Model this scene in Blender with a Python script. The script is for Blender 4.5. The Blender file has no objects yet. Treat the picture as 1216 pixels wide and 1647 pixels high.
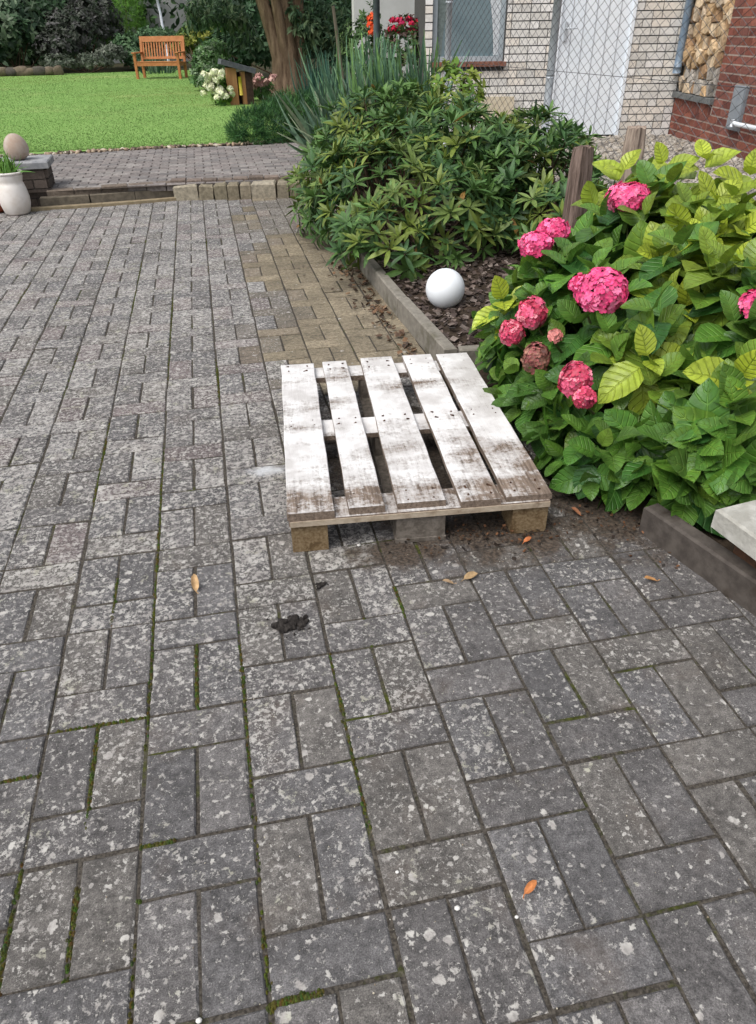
import bpy, math, random
import numpy as np
from mathutils import Matrix, Vector

# ------------------------------------------------------------------ camera, light, exposure
scene = bpy.context.scene
COL = scene.collection
rad = math.radians

CAM_POS = np.array([0.2681, -1.1162, 1.1952])
PITCH, YAW, ROLL, FOCAL = 0.5926, 0.2035, -0.016, 1174.5   # fitted to the paving joints
cy, sy, cp, sp = math.cos(YAW), math.sin(YAW), math.cos(PITCH), math.sin(PITCH)
FWD = np.array([sy * cp, cy * cp, -sp])
_r = np.array([cy, -sy, 0.0]); _u = np.cross(_r, FWD)
RGT = math.cos(ROLL) * _r + math.sin(ROLL) * _u
UPV = -math.sin(ROLL) * _r + math.cos(ROLL) * _u

cam_d = bpy.data.cameras.new('camera')
cam = bpy.data.objects.new('camera', cam_d); COL.objects.link(cam)
cam.matrix_world = Matrix(((RGT[0], UPV[0], -FWD[0], CAM_POS[0]),
                           (RGT[1], UPV[1], -FWD[1], CAM_POS[1]),
                           (RGT[2], UPV[2], -FWD[2], CAM_POS[2]), (0, 0, 0, 1)))
cam_d.sensor_fit = 'HORIZONTAL'; cam_d.sensor_width = 36.0
cam_d.lens = 36.0 * FOCAL / 1216.0
cam_d.shift_y = 6.5 / 1216.0
cam_d.clip_start = 0.02; cam_d.clip_end = 2000
scene.camera = cam

SUN_EL, SUN_AZ = 58.0, 238.0     # hazy, high, from the left and a little behind the viewer
world = bpy.data.worlds.new('World'); scene.world = world; world.use_nodes = True
wn = world.node_tree; wn.nodes.clear()
sky = wn.nodes.new('ShaderNodeTexSky'); sky.sky_type = 'NISHITA'; sky.sun_disc = False
sky.sun_elevation = rad(SUN_EL); sky.sun_rotation = rad(SUN_AZ)
sky.air_density = 1.0; sky.dust_density = 4.0; sky.ozone_density = 1.0
hsv = wn.nodes.new('ShaderNodeHueSaturation'); hsv.inputs['Saturation'].default_value = 0.32   # thin overcast
bg = wn.nodes.new('ShaderNodeBackground'); bg.inputs['Strength'].default_value = 0.15
wo = wn.nodes.new('ShaderNodeOutputWorld')
wn.links.new(sky.outputs[0], hsv.inputs['Color']); wn.links.new(hsv.outputs[0], bg.inputs[0]); wn.links.new(bg.outputs[0], wo.inputs[0])

sun_d = bpy.data.lights.new('sun', 'SUN'); sun_d.energy = 1.0; sun_d.angle = rad(40); sun_d.color = (1.0, 0.97, 0.92)
sun = bpy.data.objects.new('sun', sun_d); COL.objects.link(sun)
_az, _el = rad(SUN_AZ), rad(SUN_EL)
_sd = Vector((math.sin(_az) * math.cos(_el), math.cos(_az) * math.cos(_el), math.sin(_el)))
sun.rotation_euler = _sd.to_track_quat('Z', 'Y').to_euler()
sun.location = (0, 0, 20)
scene.view_settings.view_transform = 'Standard'; scene.view_settings.look = 'None'
scene.view_settings.gamma = 1.0; scene.view_settings.use_curve_mapping = False
scene.view_settings.exposure = 0.55
scene.render.engine = 'CYCLES'
scene.cycles.max_bounces = 6; scene.cycles.diffuse_bounces = 3; scene.cycles.glossy_bounces = 2
scene.cycles.transmission_bounces = 3; scene.cycles.transparent_max_bounces = 4
scene.cycles.use_denoising = True
scene.cycles.caustics_reflective = False; scene.cycles.caustics_refractive = False

def pix(P):
    d = np.asarray(P, float) - CAM_POS
    z = d @ FWD
    return 608 + FOCAL * (d @ RGT) / z, 830 - FOCAL * (d @ UPV) / z, z

# ------------------------------------------------------------------ helpers
def lin(h):
    h = h.lstrip('#'); out = []
    for i in (0, 2, 4):
        c = int(h[i:i + 2], 16) / 255.0
        out.append(c / 12.92 if c <= 0.04045 else ((c + 0.055) / 1.055) ** 2.4)
    return tuple(out)

class MB:
    """collects shapes and builds one mesh object"""
    def __init__(self): self.v = []; self.f = []; self.sm = []
    def add(self, vs, fs, smooth=False):
        o = len(self.v); self.v += [tuple(p) for p in vs]
        self.f += [tuple(i + o for i in f) for f in fs]; self.sm += [smooth] * len(fs)
    def box(self, c, s, rz=0.0, ch=0.0, rot=None):
        """box with centre c, size s; ch = chamfer on the upper edges"""
        hx, hy, hz = s[0] / 2, s[1] / 2, s[2] / 2
        if ch <= 0:
            vs = [(x, y, z) for z in (-hz, hz) for x, y in ((-hx, -hy), (hx, -hy), (hx, hy), (-hx, hy))]
            fs = [(3, 2, 1, 0), (4, 5, 6, 7), (0, 1, 5, 4), (1, 2, 6, 5), (2, 3, 7, 6), (3, 0, 4, 7)]
        else:
            vs = []
            c4 = lambda a, b, z: [(-a, -b, z), (a, -b, z), (a, b, z), (-a, b, z)]
            vs += c4(hx, hy, -hz); vs += c4(hx, hy, hz - ch); vs += c4(hx - ch, hy - ch, hz)
            fs = [(3, 2, 1, 0), (8, 9, 10, 11)]
            for k in (0, 4):
                for i in range(4):
                    j = (i + 1) % 4; fs.append((k + i, k + j, k + 4 + j, k + 4 + i))
        M = rot if rot is not None else Matrix.Rotation(rz, 3, 'Z')
        cc = Vector(c)
        self.add([M @ Vector(p) + cc for p in vs], fs)
    def tube(self, pts, rs, n=8, smooth=True, cap=True):
        pts = [Vector(p) for p in pts]
        if not hasattr(rs, '__len__'): rs = [rs] * len(pts)
        vs = []; fs = []; up = Vector((0.123, 0.987, 0.1))
        for i, p in enumerate(pts):
            t = (pts[min(i + 1, len(pts) - 1)] - pts[max(i - 1, 0)]).normalized()
            a = t.cross(up)
            if a.length < 0.05: a = t.cross(Vector((1, 0, 0)))
            a.normalize(); b = t.cross(a)
            for k in range(n):
                an = 2 * math.pi * k / n
                vs.append(p + (a * math.cos(an) + b * math.sin(an)) * rs[i])
        for i in range(len(pts) - 1):
            for k in range(n):
                j = (k + 1) % n
                fs.append((i * n + k, i * n + j, (i + 1) * n + j, (i + 1) * n + k))
        if cap:
            fs.append(tuple(range(n))); fs.append(tuple(reversed([(len(pts) - 1) * n + k for k in range(n)])))
        self.add(vs, fs, smooth)
    def lathe(self, prof, c=(0, 0, 0), n=32, smooth=True):
        vs = []; fs = []
        for r, z in prof:
            for k in range(n):
                a = 2 * math.pi * k / n; vs.append((c[0] + r * math.cos(a), c[1] + r * math.sin(a), c[2] + z))
        for i in range(len(prof) - 1):
            for k in range(n):
                j = (k + 1) % n; fs.append((i * n + k, i * n + j, (i + 1) * n + j, (i + 1) * n + k))
        fs.append(tuple(reversed(range(n)))); fs.append(tuple((len(prof) - 1) * n + k for k in range(n)))
        self.add(vs, fs, smooth)
    def mesh(self, name, mat=None):
        me = bpy.data.meshes.new(name); me.from_pydata(self.v, [], self.f)
        me.polygons.foreach_set('use_smooth', self.sm)
        if mat: me.materials.append(mat)
        me.update(); return me
    def build(self, name, mat, parent=None, loc=None):
        o = bpy.data.objects.new(name, self.mesh(name, mat)); COL.objects.link(o)
        if parent is not None: o.parent = parent
        if loc is not None: o.location = loc
        return o

def tag(o, label=None, cat=None, group=None, kind=None):
    if label: o['label'] = label
    if cat: o['category'] = cat
    if group: o['group'] = group
    if kind: o['kind'] = kind
    return o
def empty(name, loc=(0, 0, 0), rz=0.0, label=None, cat=None, group=None):
    o = bpy.data.objects.new(name, None); COL.objects.link(o); o.empty_display_size = 0.1
    o.location = loc; o.rotation_euler = (0, 0, rz)
    return tag(o, label, cat, group)
def link(name, me, parent=None, M=None, loc=None, color=None):
    o = bpy.data.objects.new(name, me); COL.objects.link(o)
    if parent is not None: o.parent = parent
    if M is not None: o.matrix_local = M
    if loc is not None: o.location = loc
    if color is not None: o.color = color
    return o

def np_mesh(name, V, F, mat, tint=None, uv=None, smooth=False):
    """V (n,3), F (m,k) all the same size k; tint (n,4) per vertex; uv (n,2) per vertex"""
    me = bpy.data.meshes.new(name)
    n, m, k = len(V), len(F), F.shape[1]
    me.vertices.add(n); me.loops.add(m * k); me.polygons.add(m)
    me.vertices.foreach_set('co', np.ascontiguousarray(V, dtype=np.float32).ravel())
    me.loops.foreach_set('vertex_index', np.ascontiguousarray(F, dtype=np.int32).ravel())
    me.polygons.foreach_set('loop_start', np.arange(0, m * k, k, dtype=np.int32))
    me.polygons.foreach_set('use_smooth', np.full(m, smooth))
    me.update(calc_edges=True)
    if tint is not None:
        a = me.attributes.new('tint', 'FLOAT_COLOR', 'POINT'); a.data.foreach_set('color', np.ascontiguousarray(tint, dtype=np.float32).ravel())
    if uv is not None:
        l = me.uv_layers.new(name='uv'); l.data.foreach_set('uv', np.ascontiguousarray(uv[F.ravel()], dtype=np.float32).ravel())
    if mat: me.materials.append(mat)
    return me
def instances(name, tmpl, Ms, mat, tints=None, smooth=False):
    """one mesh of many copies of tmpl=(V,F,uv) under matrices Ms (N,4,4)"""
    V, F, uv = tmpl; N = len(Ms)
    Vh = np.c_[V, np.ones(len(V))]
    W = np.einsum('nij,vj->nvi', Ms, Vh)[..., :3].reshape(-1, 3)
    FF = (F[None] + (np.arange(N) * len(V))[:, None, None]).reshape(-1, F.shape[1])
    T = None if tints is None else np.repeat(np.asarray(tints), len(V), axis=0)
    U = None if uv is None else np.tile(uv, (N, 1))
    return np_mesh(name, W, FF, mat, T, U, smooth)

# ------------------------------------------------------------------ materials
class NT:
    def __init__(self, name):
        self.m = bpy.data.materials.new(name); self.m.use_nodes = True
        self.t = self.m.node_tree; self.t.nodes.clear()
        self.out = self.n('ShaderNodeOutputMaterial'); self.b = self.n('ShaderNodeBsdfPrincipled')
        self.l(self.b.outputs[0], self.out.inputs[0])
    def n(self, ty, **kw):
        x = self.t.nodes.new(ty)
        for k, v in kw.items(): setattr(x, k, v)
        return x
    def l(self, a, b): self.t.links.new(a, b)
    def put(self, sock, v):
        if hasattr(v, 'is_output') or isinstance(v, bpy.types.NodeSocket): self.l(v, sock)
        else:
            if isinstance(v, (tuple, list)) and len(v) == 3 and sock.type == 'RGBA': v = (*v, 1)
            sock.default_value = v
    def noise(self, vec, scale, detail=4, rough=0.55, dist=0.0):
        x = self.n('ShaderNodeTexNoise'); self.l(vec, x.inputs['Vector'])
        x.inputs['Scale'].default_value = scale; x.inputs['Detail'].default_value = detail
        x.inputs['Roughness'].default_value = rough; x.inputs['Distortion'].default_value = dist
        return x.outputs['Fac']
    def voro(self, vec, scale, feature='F1', out='Distance'):
        x = self.n('ShaderNodeTexVoronoi', feature=feature); self.l(vec, x.inputs['Vector']); x.inputs['Scale'].default_value = scale
        return x.outputs[out]
    def ramp(self, fac, a, b, lo=0.0, hi=1.0):
        x = self.n('ShaderNodeMapRange', interpolation_type='SMOOTHSTEP')
        self.put(x.inputs['Value'], fac); self.put(x.inputs['From Min'], a); self.put(x.inputs['From Max'], b)
        x.inputs['To Min'].default_value = lo; x.inputs['To Max'].default_value = hi
        return x.outputs[0]
    def math(self, op, a, b=0.0, c=None):
        x = self.n('ShaderNodeMath', operation=op); self.put(x.inputs[0], a); self.put(x.inputs[1], b)
        if c is not None: self.put(x.inputs[2], c)
        return x.outputs[0]
    def mix(self, f, a, b, blend='MIX'):
        x = self.n('ShaderNodeMix', data_type='RGBA', blend_type=blend)
        self.put(x.inputs[0], f); self.put(x.inputs[6], a); self.put(x.inputs[7], b)
        return x.outputs[2]
    def pos(self): return self.n('ShaderNodeNewGeometry').outputs['Position']
    def obj(self): return self.n('ShaderNodeTexCoord').outputs['Object']
    def scale(self, vec, s):
        x = self.n('ShaderNodeMapping'); self.l(vec, x.inputs[0]); x.inputs['Scale'].default_value = s; return x.outputs[0]
    def sep(self, vec):
        x = self.n('ShaderNodeSeparateXYZ'); self.l(vec, x.inputs[0]); return x.outputs
    def bump(self, h, strength=0.4, dist=0.01):
        x = self.n('ShaderNodeBump'); x.inputs['Strength'].default_value = strength; x.inputs['Distance'].default_value = dist
        self.put(x.inputs['Height'], h); self.l(x.outputs[0], self.b.inputs['Normal']); return x
    def base(self, c, rough=0.7, spec=0.4, metal=0.0):
        self.put(self.b.inputs['Base Color'], c); self.put(self.b.inputs['Roughness'], rough)
        self.b.inputs['Specular IOR Level'].default_value = spec; self.b.inputs['Metallic'].default_value = metal
        return self.m
    def tint(self, src):
        """(colour, alpha) from the object colour or from the 'tint' attribute"""
        if src == 'object':
            x = self.n('ShaderNodeObjectInfo'); return x.outputs['Color'], x.outputs['Alpha']
        x = self.n('ShaderNodeAttribute', attribute_name='tint'); return x.outputs['Color'], x.outputs['Alpha']

def simple(name, c1, c2=None, scale=20, rough=0.7, spec=0.3, bump=0.2, metal=0.0, stretch=None, src='pos', c3=None):
    t = NT(name); v = t.pos() if src == 'pos' else t.obj()
    if stretch: v = t.scale(v, stretch)
    n1 = t.noise(v, scale, 6, 0.6); c = t.mix(t.ramp(n1, 0.3, 0.7), c1, c2 or c1)
    if c3: c = t.mix(t.ramp(t.noise(v, scale * 0.23, 5, 0.65), 0.52, 0.68), c, c3)
    m = t.base(c, rough, spec, metal)
    if bump: t.bump(t.noise(v, scale * 2.5, 5, 0.6), bump, 0.004)
    return m

def paving_mat(name, src):
    t = NT(name); P = t.pos(); col, alp = t.tint(src)
    speck = t.noise(P, 420, 3, 0.7); mid = t.noise(P, 60, 5, 0.65); big = t.noise(P, 9, 4, 0.6)
    k = t.math('MULTIPLY', t.ramp(speck, 0.3, 0.7, 0.55, 1.5), t.ramp(mid, 0.28, 0.72, 0.62, 1.35))
    k = t.math('MULTIPLY', k, t.ramp(big, 0.3, 0.7, 0.8, 1.2))
    x = t.n('ShaderNodeVectorMath', operation='SCALE'); t.l(col, x.inputs[0]); t.put(x.inputs[3], k); c = x.outputs[0]
    # brownish staining
    c = t.mix(t.ramp(t.noise(P, 5.5, 5, 0.65), 0.52, 0.75, 0, 0.4), c, (0.110, 0.082, 0.062))
    # lichen: ragged pale blotches plus round crusts, density from alpha
    warp = t.n('ShaderNodeVectorMath', operation='MULTIPLY_ADD')
    wn_ = t.n('ShaderNodeTexNoise'); t.l(P, wn_.inputs['Vector']); wn_.inputs['Scale'].default_value = 48; wn_.inputs['Detail'].default_value = 6; wn_.inputs['Roughness'].default_value = 0.7
    t.l(wn_.outputs['Color'], warp.inputs[0]); warp.inputs[1].default_value = (0.030,) * 3; t.l(P, warp.inputs[2])
    W = warp.outputs[0]
    n1 = t.noise(W, 68, 6, 0.66); n2 = t.noise(P, 6, 4, 0.6)
    dens = t.math('ADD', t.math('MULTIPLY', alp, 0.212), t.math('MULTIPLY', t.math('SUBTRACT', n2, 0.5), 0.16))
    thr = t.math('SUBTRACT', 0.70, dens)
    l1 = t.ramp(t.math('SUBTRACT', n1, thr), 0.0, 0.03)
    vd = t.voro(W, 34); vc = t.n('ShaderNodeTexVoronoi'); t.l(W, vc.inputs['Vector']); vc.inputs['Scale'].default_value = 34
    sel = t.sep(vc.outputs['Color'])
    rr = t.math('MULTIPLY', t.ramp(sel[0], t.math('SUBTRACT', 0.98, t.math('MULTIPLY', alp, 0.42)), 1.0), 0.36)
    l2 = t.ramp(t.math('SUBTRACT', rr, vd), 0.0, 0.08)
    vd3 = t.n('ShaderNodeTexVoronoi'); t.l(W, vd3.inputs['Vector']); vd3.inputs['Scale'].default_value = 95
    s3 = t.sep(vd3.outputs['Color'])
    r3 = t.math('MULTIPLY', t.ramp(s3[0], t.math('SUBTRACT', 1.0, t.math('MULTIPLY', alp, 0.5)), 1.0), 0.5)
    l3 = t.ramp(t.math('SUBTRACT', r3, vd3.outputs['Distance']), 0.0, 0.12)
    n4 = t.noise(P, 150, 5, 0.7)
    l4 = t.ramp(t.math('SUBTRACT', n4, t.math('SUBTRACT', 0.70, t.math('MULTIPLY', dens, 0.78))), 0.0, 0.03)
    n5 = t.noise(W, 17, 6, 0.6)
    l5 = t.math('MULTIPLY', t.ramp(t.math('SUBTRACT', n5, t.math('SUBTRACT', 0.80, t.math('MULTIPLY', dens, 0.45))), 0.0, 0.03), 0.8)
    l1 = t.math('MAXIMUM', l1, l5)
    lic = t.math('MAXIMUM', t.math('MAXIMUM', t.math('MULTIPLY', l1, 0.8), t.math('MULTIPLY', l2, 0.95)), t.math('MAXIMUM', t.math('MULTIPLY', l3, 0.85), t.math('MULTIPLY', l4, 0.75)))
    lc = t.mix(t.ramp(t.noise(P, 25, 3), 0.4, 0.6), (0.335, 0.315, 0.295), (0.49, 0.47, 0.435))
    lc = t.mix(t.ramp(t.noise(P, 14, 3), 0.58, 0.68, 0, 0.5), lc, (0.33, 0.33, 0.22))
    c = t.mix(t.math('MULTIPLY', lic, t.ramp(t.noise(P, 160, 3), 0.25, 0.55, 0.6, 1.0)), c, lc)
    # wet earth that has run out from under the pallet and along the bed
    s = t.sep(P)
    def blob(x0, y0, rx, ry):
        dx = t.math('DIVIDE', t.math('SUBTRACT', s[0], x0), rx); dy = t.math('DIVIDE', t.math('SUBTRACT', s[1], y0), ry)
        return t.math('SUBTRACT', 1.0, t.math('SQRT', t.math('ADD', t.math('MULTIPLY', dx, dx), t.math('MULTIPLY', dy, dy))))
    e = t.math('MAXIMUM', t.math('MAXIMUM', blob(0.98, 0.47, 0.40, 0.20), blob(1.28, 0.55, 0.28, 0.38)), t.math('MAXIMUM', blob(0.66, 0.44, 0.20, 0.12), blob(0.8, 1.0, 0.5, 0.62)))
    e = t.math('ADD', e, t.math('MULTIPLY', t.math('SUBTRACT', t.noise(P, 11, 6, 0.7), 0.5), 1.9))
    em = t.ramp(e, 0.12, 0.6, 0, 0.9)
    c = t.mix(em, c, t.mix(t.ramp(t.noise(P, 120, 4), 0.35, 0.65), (0.026, 0.019, 0.014), (0.095, 0.07, 0.05)))
    # splash of white paint beside the pallet
    w = blob(0.335, 0.965, 0.10, 0.05)
    w = t.ramp(t.math('ADD', w, t.math('MULTIPLY', t.math('SUBTRACT', t.noise(P, 30, 5, 0.7), 0.5), 1.2)), 0.1, 0.9, 0, 0.75)
    c = t.mix(w, c, (0.6, 0.62, 0.64))
    m = t.base(c, t.ramp(em, 0, 1, 0.82, 0.6), 0.3)
    h = t.math('ADD', t.math('MULTIPLY', speck, 0.7), t.math('ADD', t.math('MULTIPLY', mid, 0.8), t.math('MULTIPLY', lic, 0.35)))
    t.bump(h, 0.55, 0.003)
    return m

def joint_mat():
    t = NT('joint_sand'); P = t.pos()
    g = t.math('ADD', t.noise(P, 3.2, 5, 0.65), t.math('MULTIPLY', t.math('SUBTRACT', t.noise(P, 40, 4, 0.7), 0.5), 0.5))
    c = t.mix(t.ramp(t.noise(P, 180, 4), 0.35, 0.65), (0.040, 0.035, 0.030), (0.095, 0.084, 0.070))
    c = t.mix(t.ramp(g, 0.55, 0.70), c, t.mix(t.ramp(t.noise(P, 90, 3), 0.3, 0.7), (0.030, 0.036, 0.008), (0.075, 0.085, 0.018)))
    m = t.base(c, 0.95, 0.1); t.bump(t.noise(P, 200, 4, 0.7), 0.8, 0.004); return m

def leaf_mat(name, src, veins=0, rough=0.45, spec=0.4, trans=0.18, edge=None):
    """leaf with its own colour (tint), veins from its uv and a little light passing through"""
    t = NT(name); col, alp = t.tint(src); P = t.pos()
    k = t.ramp(t.noise(P, 35, 4), 0.3, 0.7, 0.78, 1.22)
    x = t.n('ShaderNodeVectorMath', operation='SCALE'); t.l(col, x.inputs[0]); t.put(x.inputs[3], k); c = x.outputs[0]
    if veins:
        uv = t.sep(t.n('ShaderNodeUVMap').outputs[0])
        av = t.math('ABSOLUTE', t.math('SUBTRACT', t.math('MULTIPLY', uv[1], 2.0), 1.0))
        mid = t.ramp(av, 0.015, 0.06, 1, 0)
        ph = t.math('FRACT', t.math('MULTIPLY', t.math('SUBTRACT', uv[0], t.math('MULTIPLY', av, 0.24)), float(veins)))
        tri = t.math('ABSOLUTE', t.math('SUBTRACT', ph, 0.5))
        vl = t.ramp(tri, 0.33, 0.48, 0, 1)
        vein = t.math('MAXIMUM', mid, t.math('MULTIPLY', vl, 0.75))
        lt = t.n('ShaderNodeVectorMath', operation='MULTIPLY_ADD'); t.l(c, lt.inputs[0]); lt.inputs[1].default_value = (1.9, 1.55, 1.6); lt.inputs[2].default_value = (0.014, 0.02, 0.006)
        dk = t.n('ShaderNodeVectorMath', operation='SCALE'); t.l(lt.outputs[0], dk.inputs[0]); dk.inputs[3].default_value = 1.0
        # alpha 1 = dark veins on a yellowing leaf, 0 = pale veins on a green leaf
        vg = t.mix(alp, dk.outputs[0], (0.06, 0.14, 0.015))
        c = t.mix(t.math('MULTIPLY', vein, 0.7), c, vg)
        t.bump(t.math('ADD', t.math('MULTIPLY', vein, -1.0), t.math('MULTIPLY', t.noise(P, 140, 3), 0.3)), 0.8, 0.004)
    t.base(c, rough, spec)
    if trans:
        tr = t.n('ShaderNodeBsdfTranslucent'); t.l(c, tr.inputs[0])
        mx = t.n('ShaderNodeMixShader'); mx.inputs[0].default_value = trans
        t.l(t.b.outputs[0], mx.inputs[1]); t.l(tr.outputs[0], mx.inputs[2]); t.l(mx.outputs[0], t.out.inputs[0])
    return t.m

def tinted_mat(name, src, scale=60, rough=0.85, amp=0.35, bump=0.4, spec=0.2):
    t = NT(name); col, alp = t.tint(src); P = t.pos()
    k = t.ramp(t.noise(P, scale, 5, 0.65), 0.25, 0.75, 1 - amp, 1 + amp)
    x = t.n('ShaderNodeVectorMath', operation='SCALE'); t.l(col, x.inputs[0]); t.put(x.inputs[3], k)
    m = t.base(x.outputs[0], rough, spec); t.bump(t.noise(P, scale * 3, 4, 0.6), bump, 0.003); return m

def leaf_tmpl(length=1.0, width=0.5, nl=5, nw=2, fold=0.15, droop=0.25, tip=1.5, serr=0.0, base=0.35):
    """leaf along +Y with its upper face to +Z; returns V, F(quads), uv"""
    V = []; U = []
    for i in range(nl + 1):
        u = i / nl
        w = (u ** base) * (1 - u) ** (1 / tip) if 0 < u < 1 else 0.0
        w *= width * 0.5 / (((base / (base + 1 / tip)) ** base) * ((1 / tip) / (base + 1 / tip)) ** (1 / tip))
        w = max(w, min(0.012, 0.06 * width) * length)
        if serr and 0 < i < nl: w *= 1 + (serr if i % 2 else -serr)
        for j in range(-nw, nw + 1):
            s = j / nw
            z = fold * abs(s) * w - droop * length * u * u + 0.036 * width * math.sin(u * 7 + j) * abs(s) * (1.0 if nl > 5 else 0)
            V.append((s * w, u * length, z)); U.append((u, s * 0.5 + 0.5))
    F = []; k = 2 * nw + 1
    for i in range(nl):
        for j in range(2 * nw):
            a = i * k + j; F.append((a, a + 1, a + k + 1, a + k))
    return np.array(V), np.array(F), np.array(U)

def frames(P, D, N, S):
    """matrices with +Y along D, +Z near N, scale S"""
    D = D / np.linalg.norm(D, axis=1, keepdims=True)
    X = np.cross(D, N); X /= np.linalg.norm(X, axis=1, keepdims=True) + 1e-9
    Z = np.cross(X, D)
    M = np.zeros((len(P), 4, 4)); M[:, :3, 0] = X * S[:, None]; M[:, :3, 1] = D * S[:, None]; M[:, :3, 2] = Z * S[:, None]
    M[:, :3, 3] = P; M[:, 3, 3] = 1
    return M

def shoots_on(rng, lobes, n, jit=0.12, zmin=0.0, up=0.35):
    """points and outward axes spread over a set of ellipsoid lobes, skipping those buried in another lobe"""
    P = []; A = []
    area = np.array([l[3] * l[4] + l[4] * l[5] + l[3] * l[5] for l in lobes]); area = area / area.sum()
    tries = 0
    while len(P) < n and tries < n * 40:
        tries += 1
        i = rng.choice(len(lobes), p=area); cx, cyy, cz, rx, ry, rz = lobes[i]
        d = rng.normal(size=3); d /= np.linalg.norm(d)
        if d[2] < -0.45: continue
        r = 1 - abs(rng.normal()) * jit
        p = np.array([cx + d[0] * rx * r, cyy + d[1] * ry * r, cz + d[2] * rz * r])
        if p[2] < zmin: continue
        bad = False
        for j, l in enumerate(lobes):
            if j != i and ((p[0] - l[0]) / l[3]) ** 2 + ((p[1] - l[1]) / l[4]) ** 2 + ((p[2] - l[2]) / l[5]) ** 2 < 0.62: bad = True; break
        if bad: continue
        a = np.array([d[0] / rx, d[1] / ry, d[2] / rz]); a /= np.linalg.norm(a)
        a = a + np.array([0, 0, up]) + rng.normal(size=3) * 0.18
        P.append(p); A.append(a / np.linalg.norm(a))
    return np.array(P), np.array(A)

def basis(A):
    h = np.where(np.abs(A[:, 2:3]) > 0.9, np.array([[1.0, 0, 0]]), np.array([[0, 0, 1.0]]))
    E1 = np.cross(A, h); E1 /= np.linalg.norm(E1, axis=1, keepdims=True)
    return E1, np.cross(A, E1)

def pick_visible(P, size, k):
    """indices of the k leaves that show largest: big in the picture and with few others before them"""
    u, v, z = pix(P)
    px = FOCAL * size / z
    inside = (u > -30) & (u < 1246) & (v > -30) & (v < 1677) & (z > 0.1)
    front = np.zeros(len(P))
    for s in range(0, len(P), 500):
        e = min(len(P), s + 500)
        du = u[s:e, None] - u[None]; dv = v[s:e, None] - v[None]
        near = (du * du + dv * dv < (0.42 * px[s:e, None]) ** 2) & (z[None] < z[s:e, None] - 0.012)
        front[s:e] = near.sum(1)
    score = px * np.exp(-0.7 * front) * inside
    o = np.argsort(-score)[:k]
    return o[score[o] > 0]

def leafy(root, rng, tmpls, P, D, N, S, tints, mat_obj, mat_attr, k_ind, name='leaf', smooth=True, rest='foliage', vis_len=1.0):
    """k_ind leaves as parts of root sharing mesh data, the rest as one stuff part"""
    M = frames(P, D, N, S)
    which = rng.integers(0, len(tmpls), len(P))
    sel = pick_visible(P + D / np.linalg.norm(D, axis=1, keepdims=True) * (S * vis_len * 0.5)[:, None], S * vis_len, k_ind) if k_ind else np.array([], int)
    mask = np.zeros(len(P), bool); mask[sel] = True
    shared = [np_mesh(name, t[0], t[1], mat_obj, None, t[2], smooth) for t in tmpls] if k_ind else []
    off = np.array(root.location)
    for i in sel:
        m = M[i].copy(); m[:3, 3] -= off
        link(name, shared[which[i]], root, Matrix(m.tolist()), color=tuple(float(x) for x in tints[i]))
    Vs = []; 
    for w in range(len(tmpls)):
        idx = np.where(~mask & (which == w))[0]
        if len(idx) == 0: continue
        m = M[idx].copy(); m[:, :3, 3] -= off
        Vs.append((tmpls[w], m, tints[idx]))
    if Vs:
        # join the variants into one part
        VV = []; FF = []; TT = []; UU = []; o = 0
        for (V, F, uv), m, tt in Vs:
            W = np.einsum('nij,vj->nvi', m, np.c_[V, np.ones(len(V))])[..., :3].reshape(-1, 3)
            VV.append(W); FF.append((F[None] + (np.arange(len(m)) * len(V))[:, None, None]).reshape(-1, 4) + o); o += len(W)
            TT.append(np.repeat(tt, len(V), 0)); UU.append(np.tile(uv, (len(m), 1)))
        me = np_mesh(rest, np.vstack(VV), np.vstack(FF), mat_attr, np.vstack(TT), np.vstack(UU), smooth)
        link(rest, me, root)['kind'] = 'stuff'
    return M

# ------------------------------------------------------------------ the setting
def at(u, v, depth):
    """a place in the garden from its bearing and its distance along the view"""
    return CAM_POS + depth * ((u - 608) / FOCAL * RGT - (v - 830) / FOCAL * UPV + FWD)

def sheet(name, x0, x1, y0, y1, z, mat, parent=None):
    b = MB(); b.add([(x0, y0, z), (x1, y0, z), (x1, y1, z), (x0, y1, z)], [(0, 1, 2, 3)])
    o = b.build(name, mat, parent); o['kind'] = 'structure'; return o

M_earth = simple('earth', (0.06, 0.05, 0.035), (0.05, 0.075, 0.025), 6, 0.95, 0.1, 0.3)
sheet('ground', -300, 300, -300, 300, -0.08, M_earth)

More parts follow.
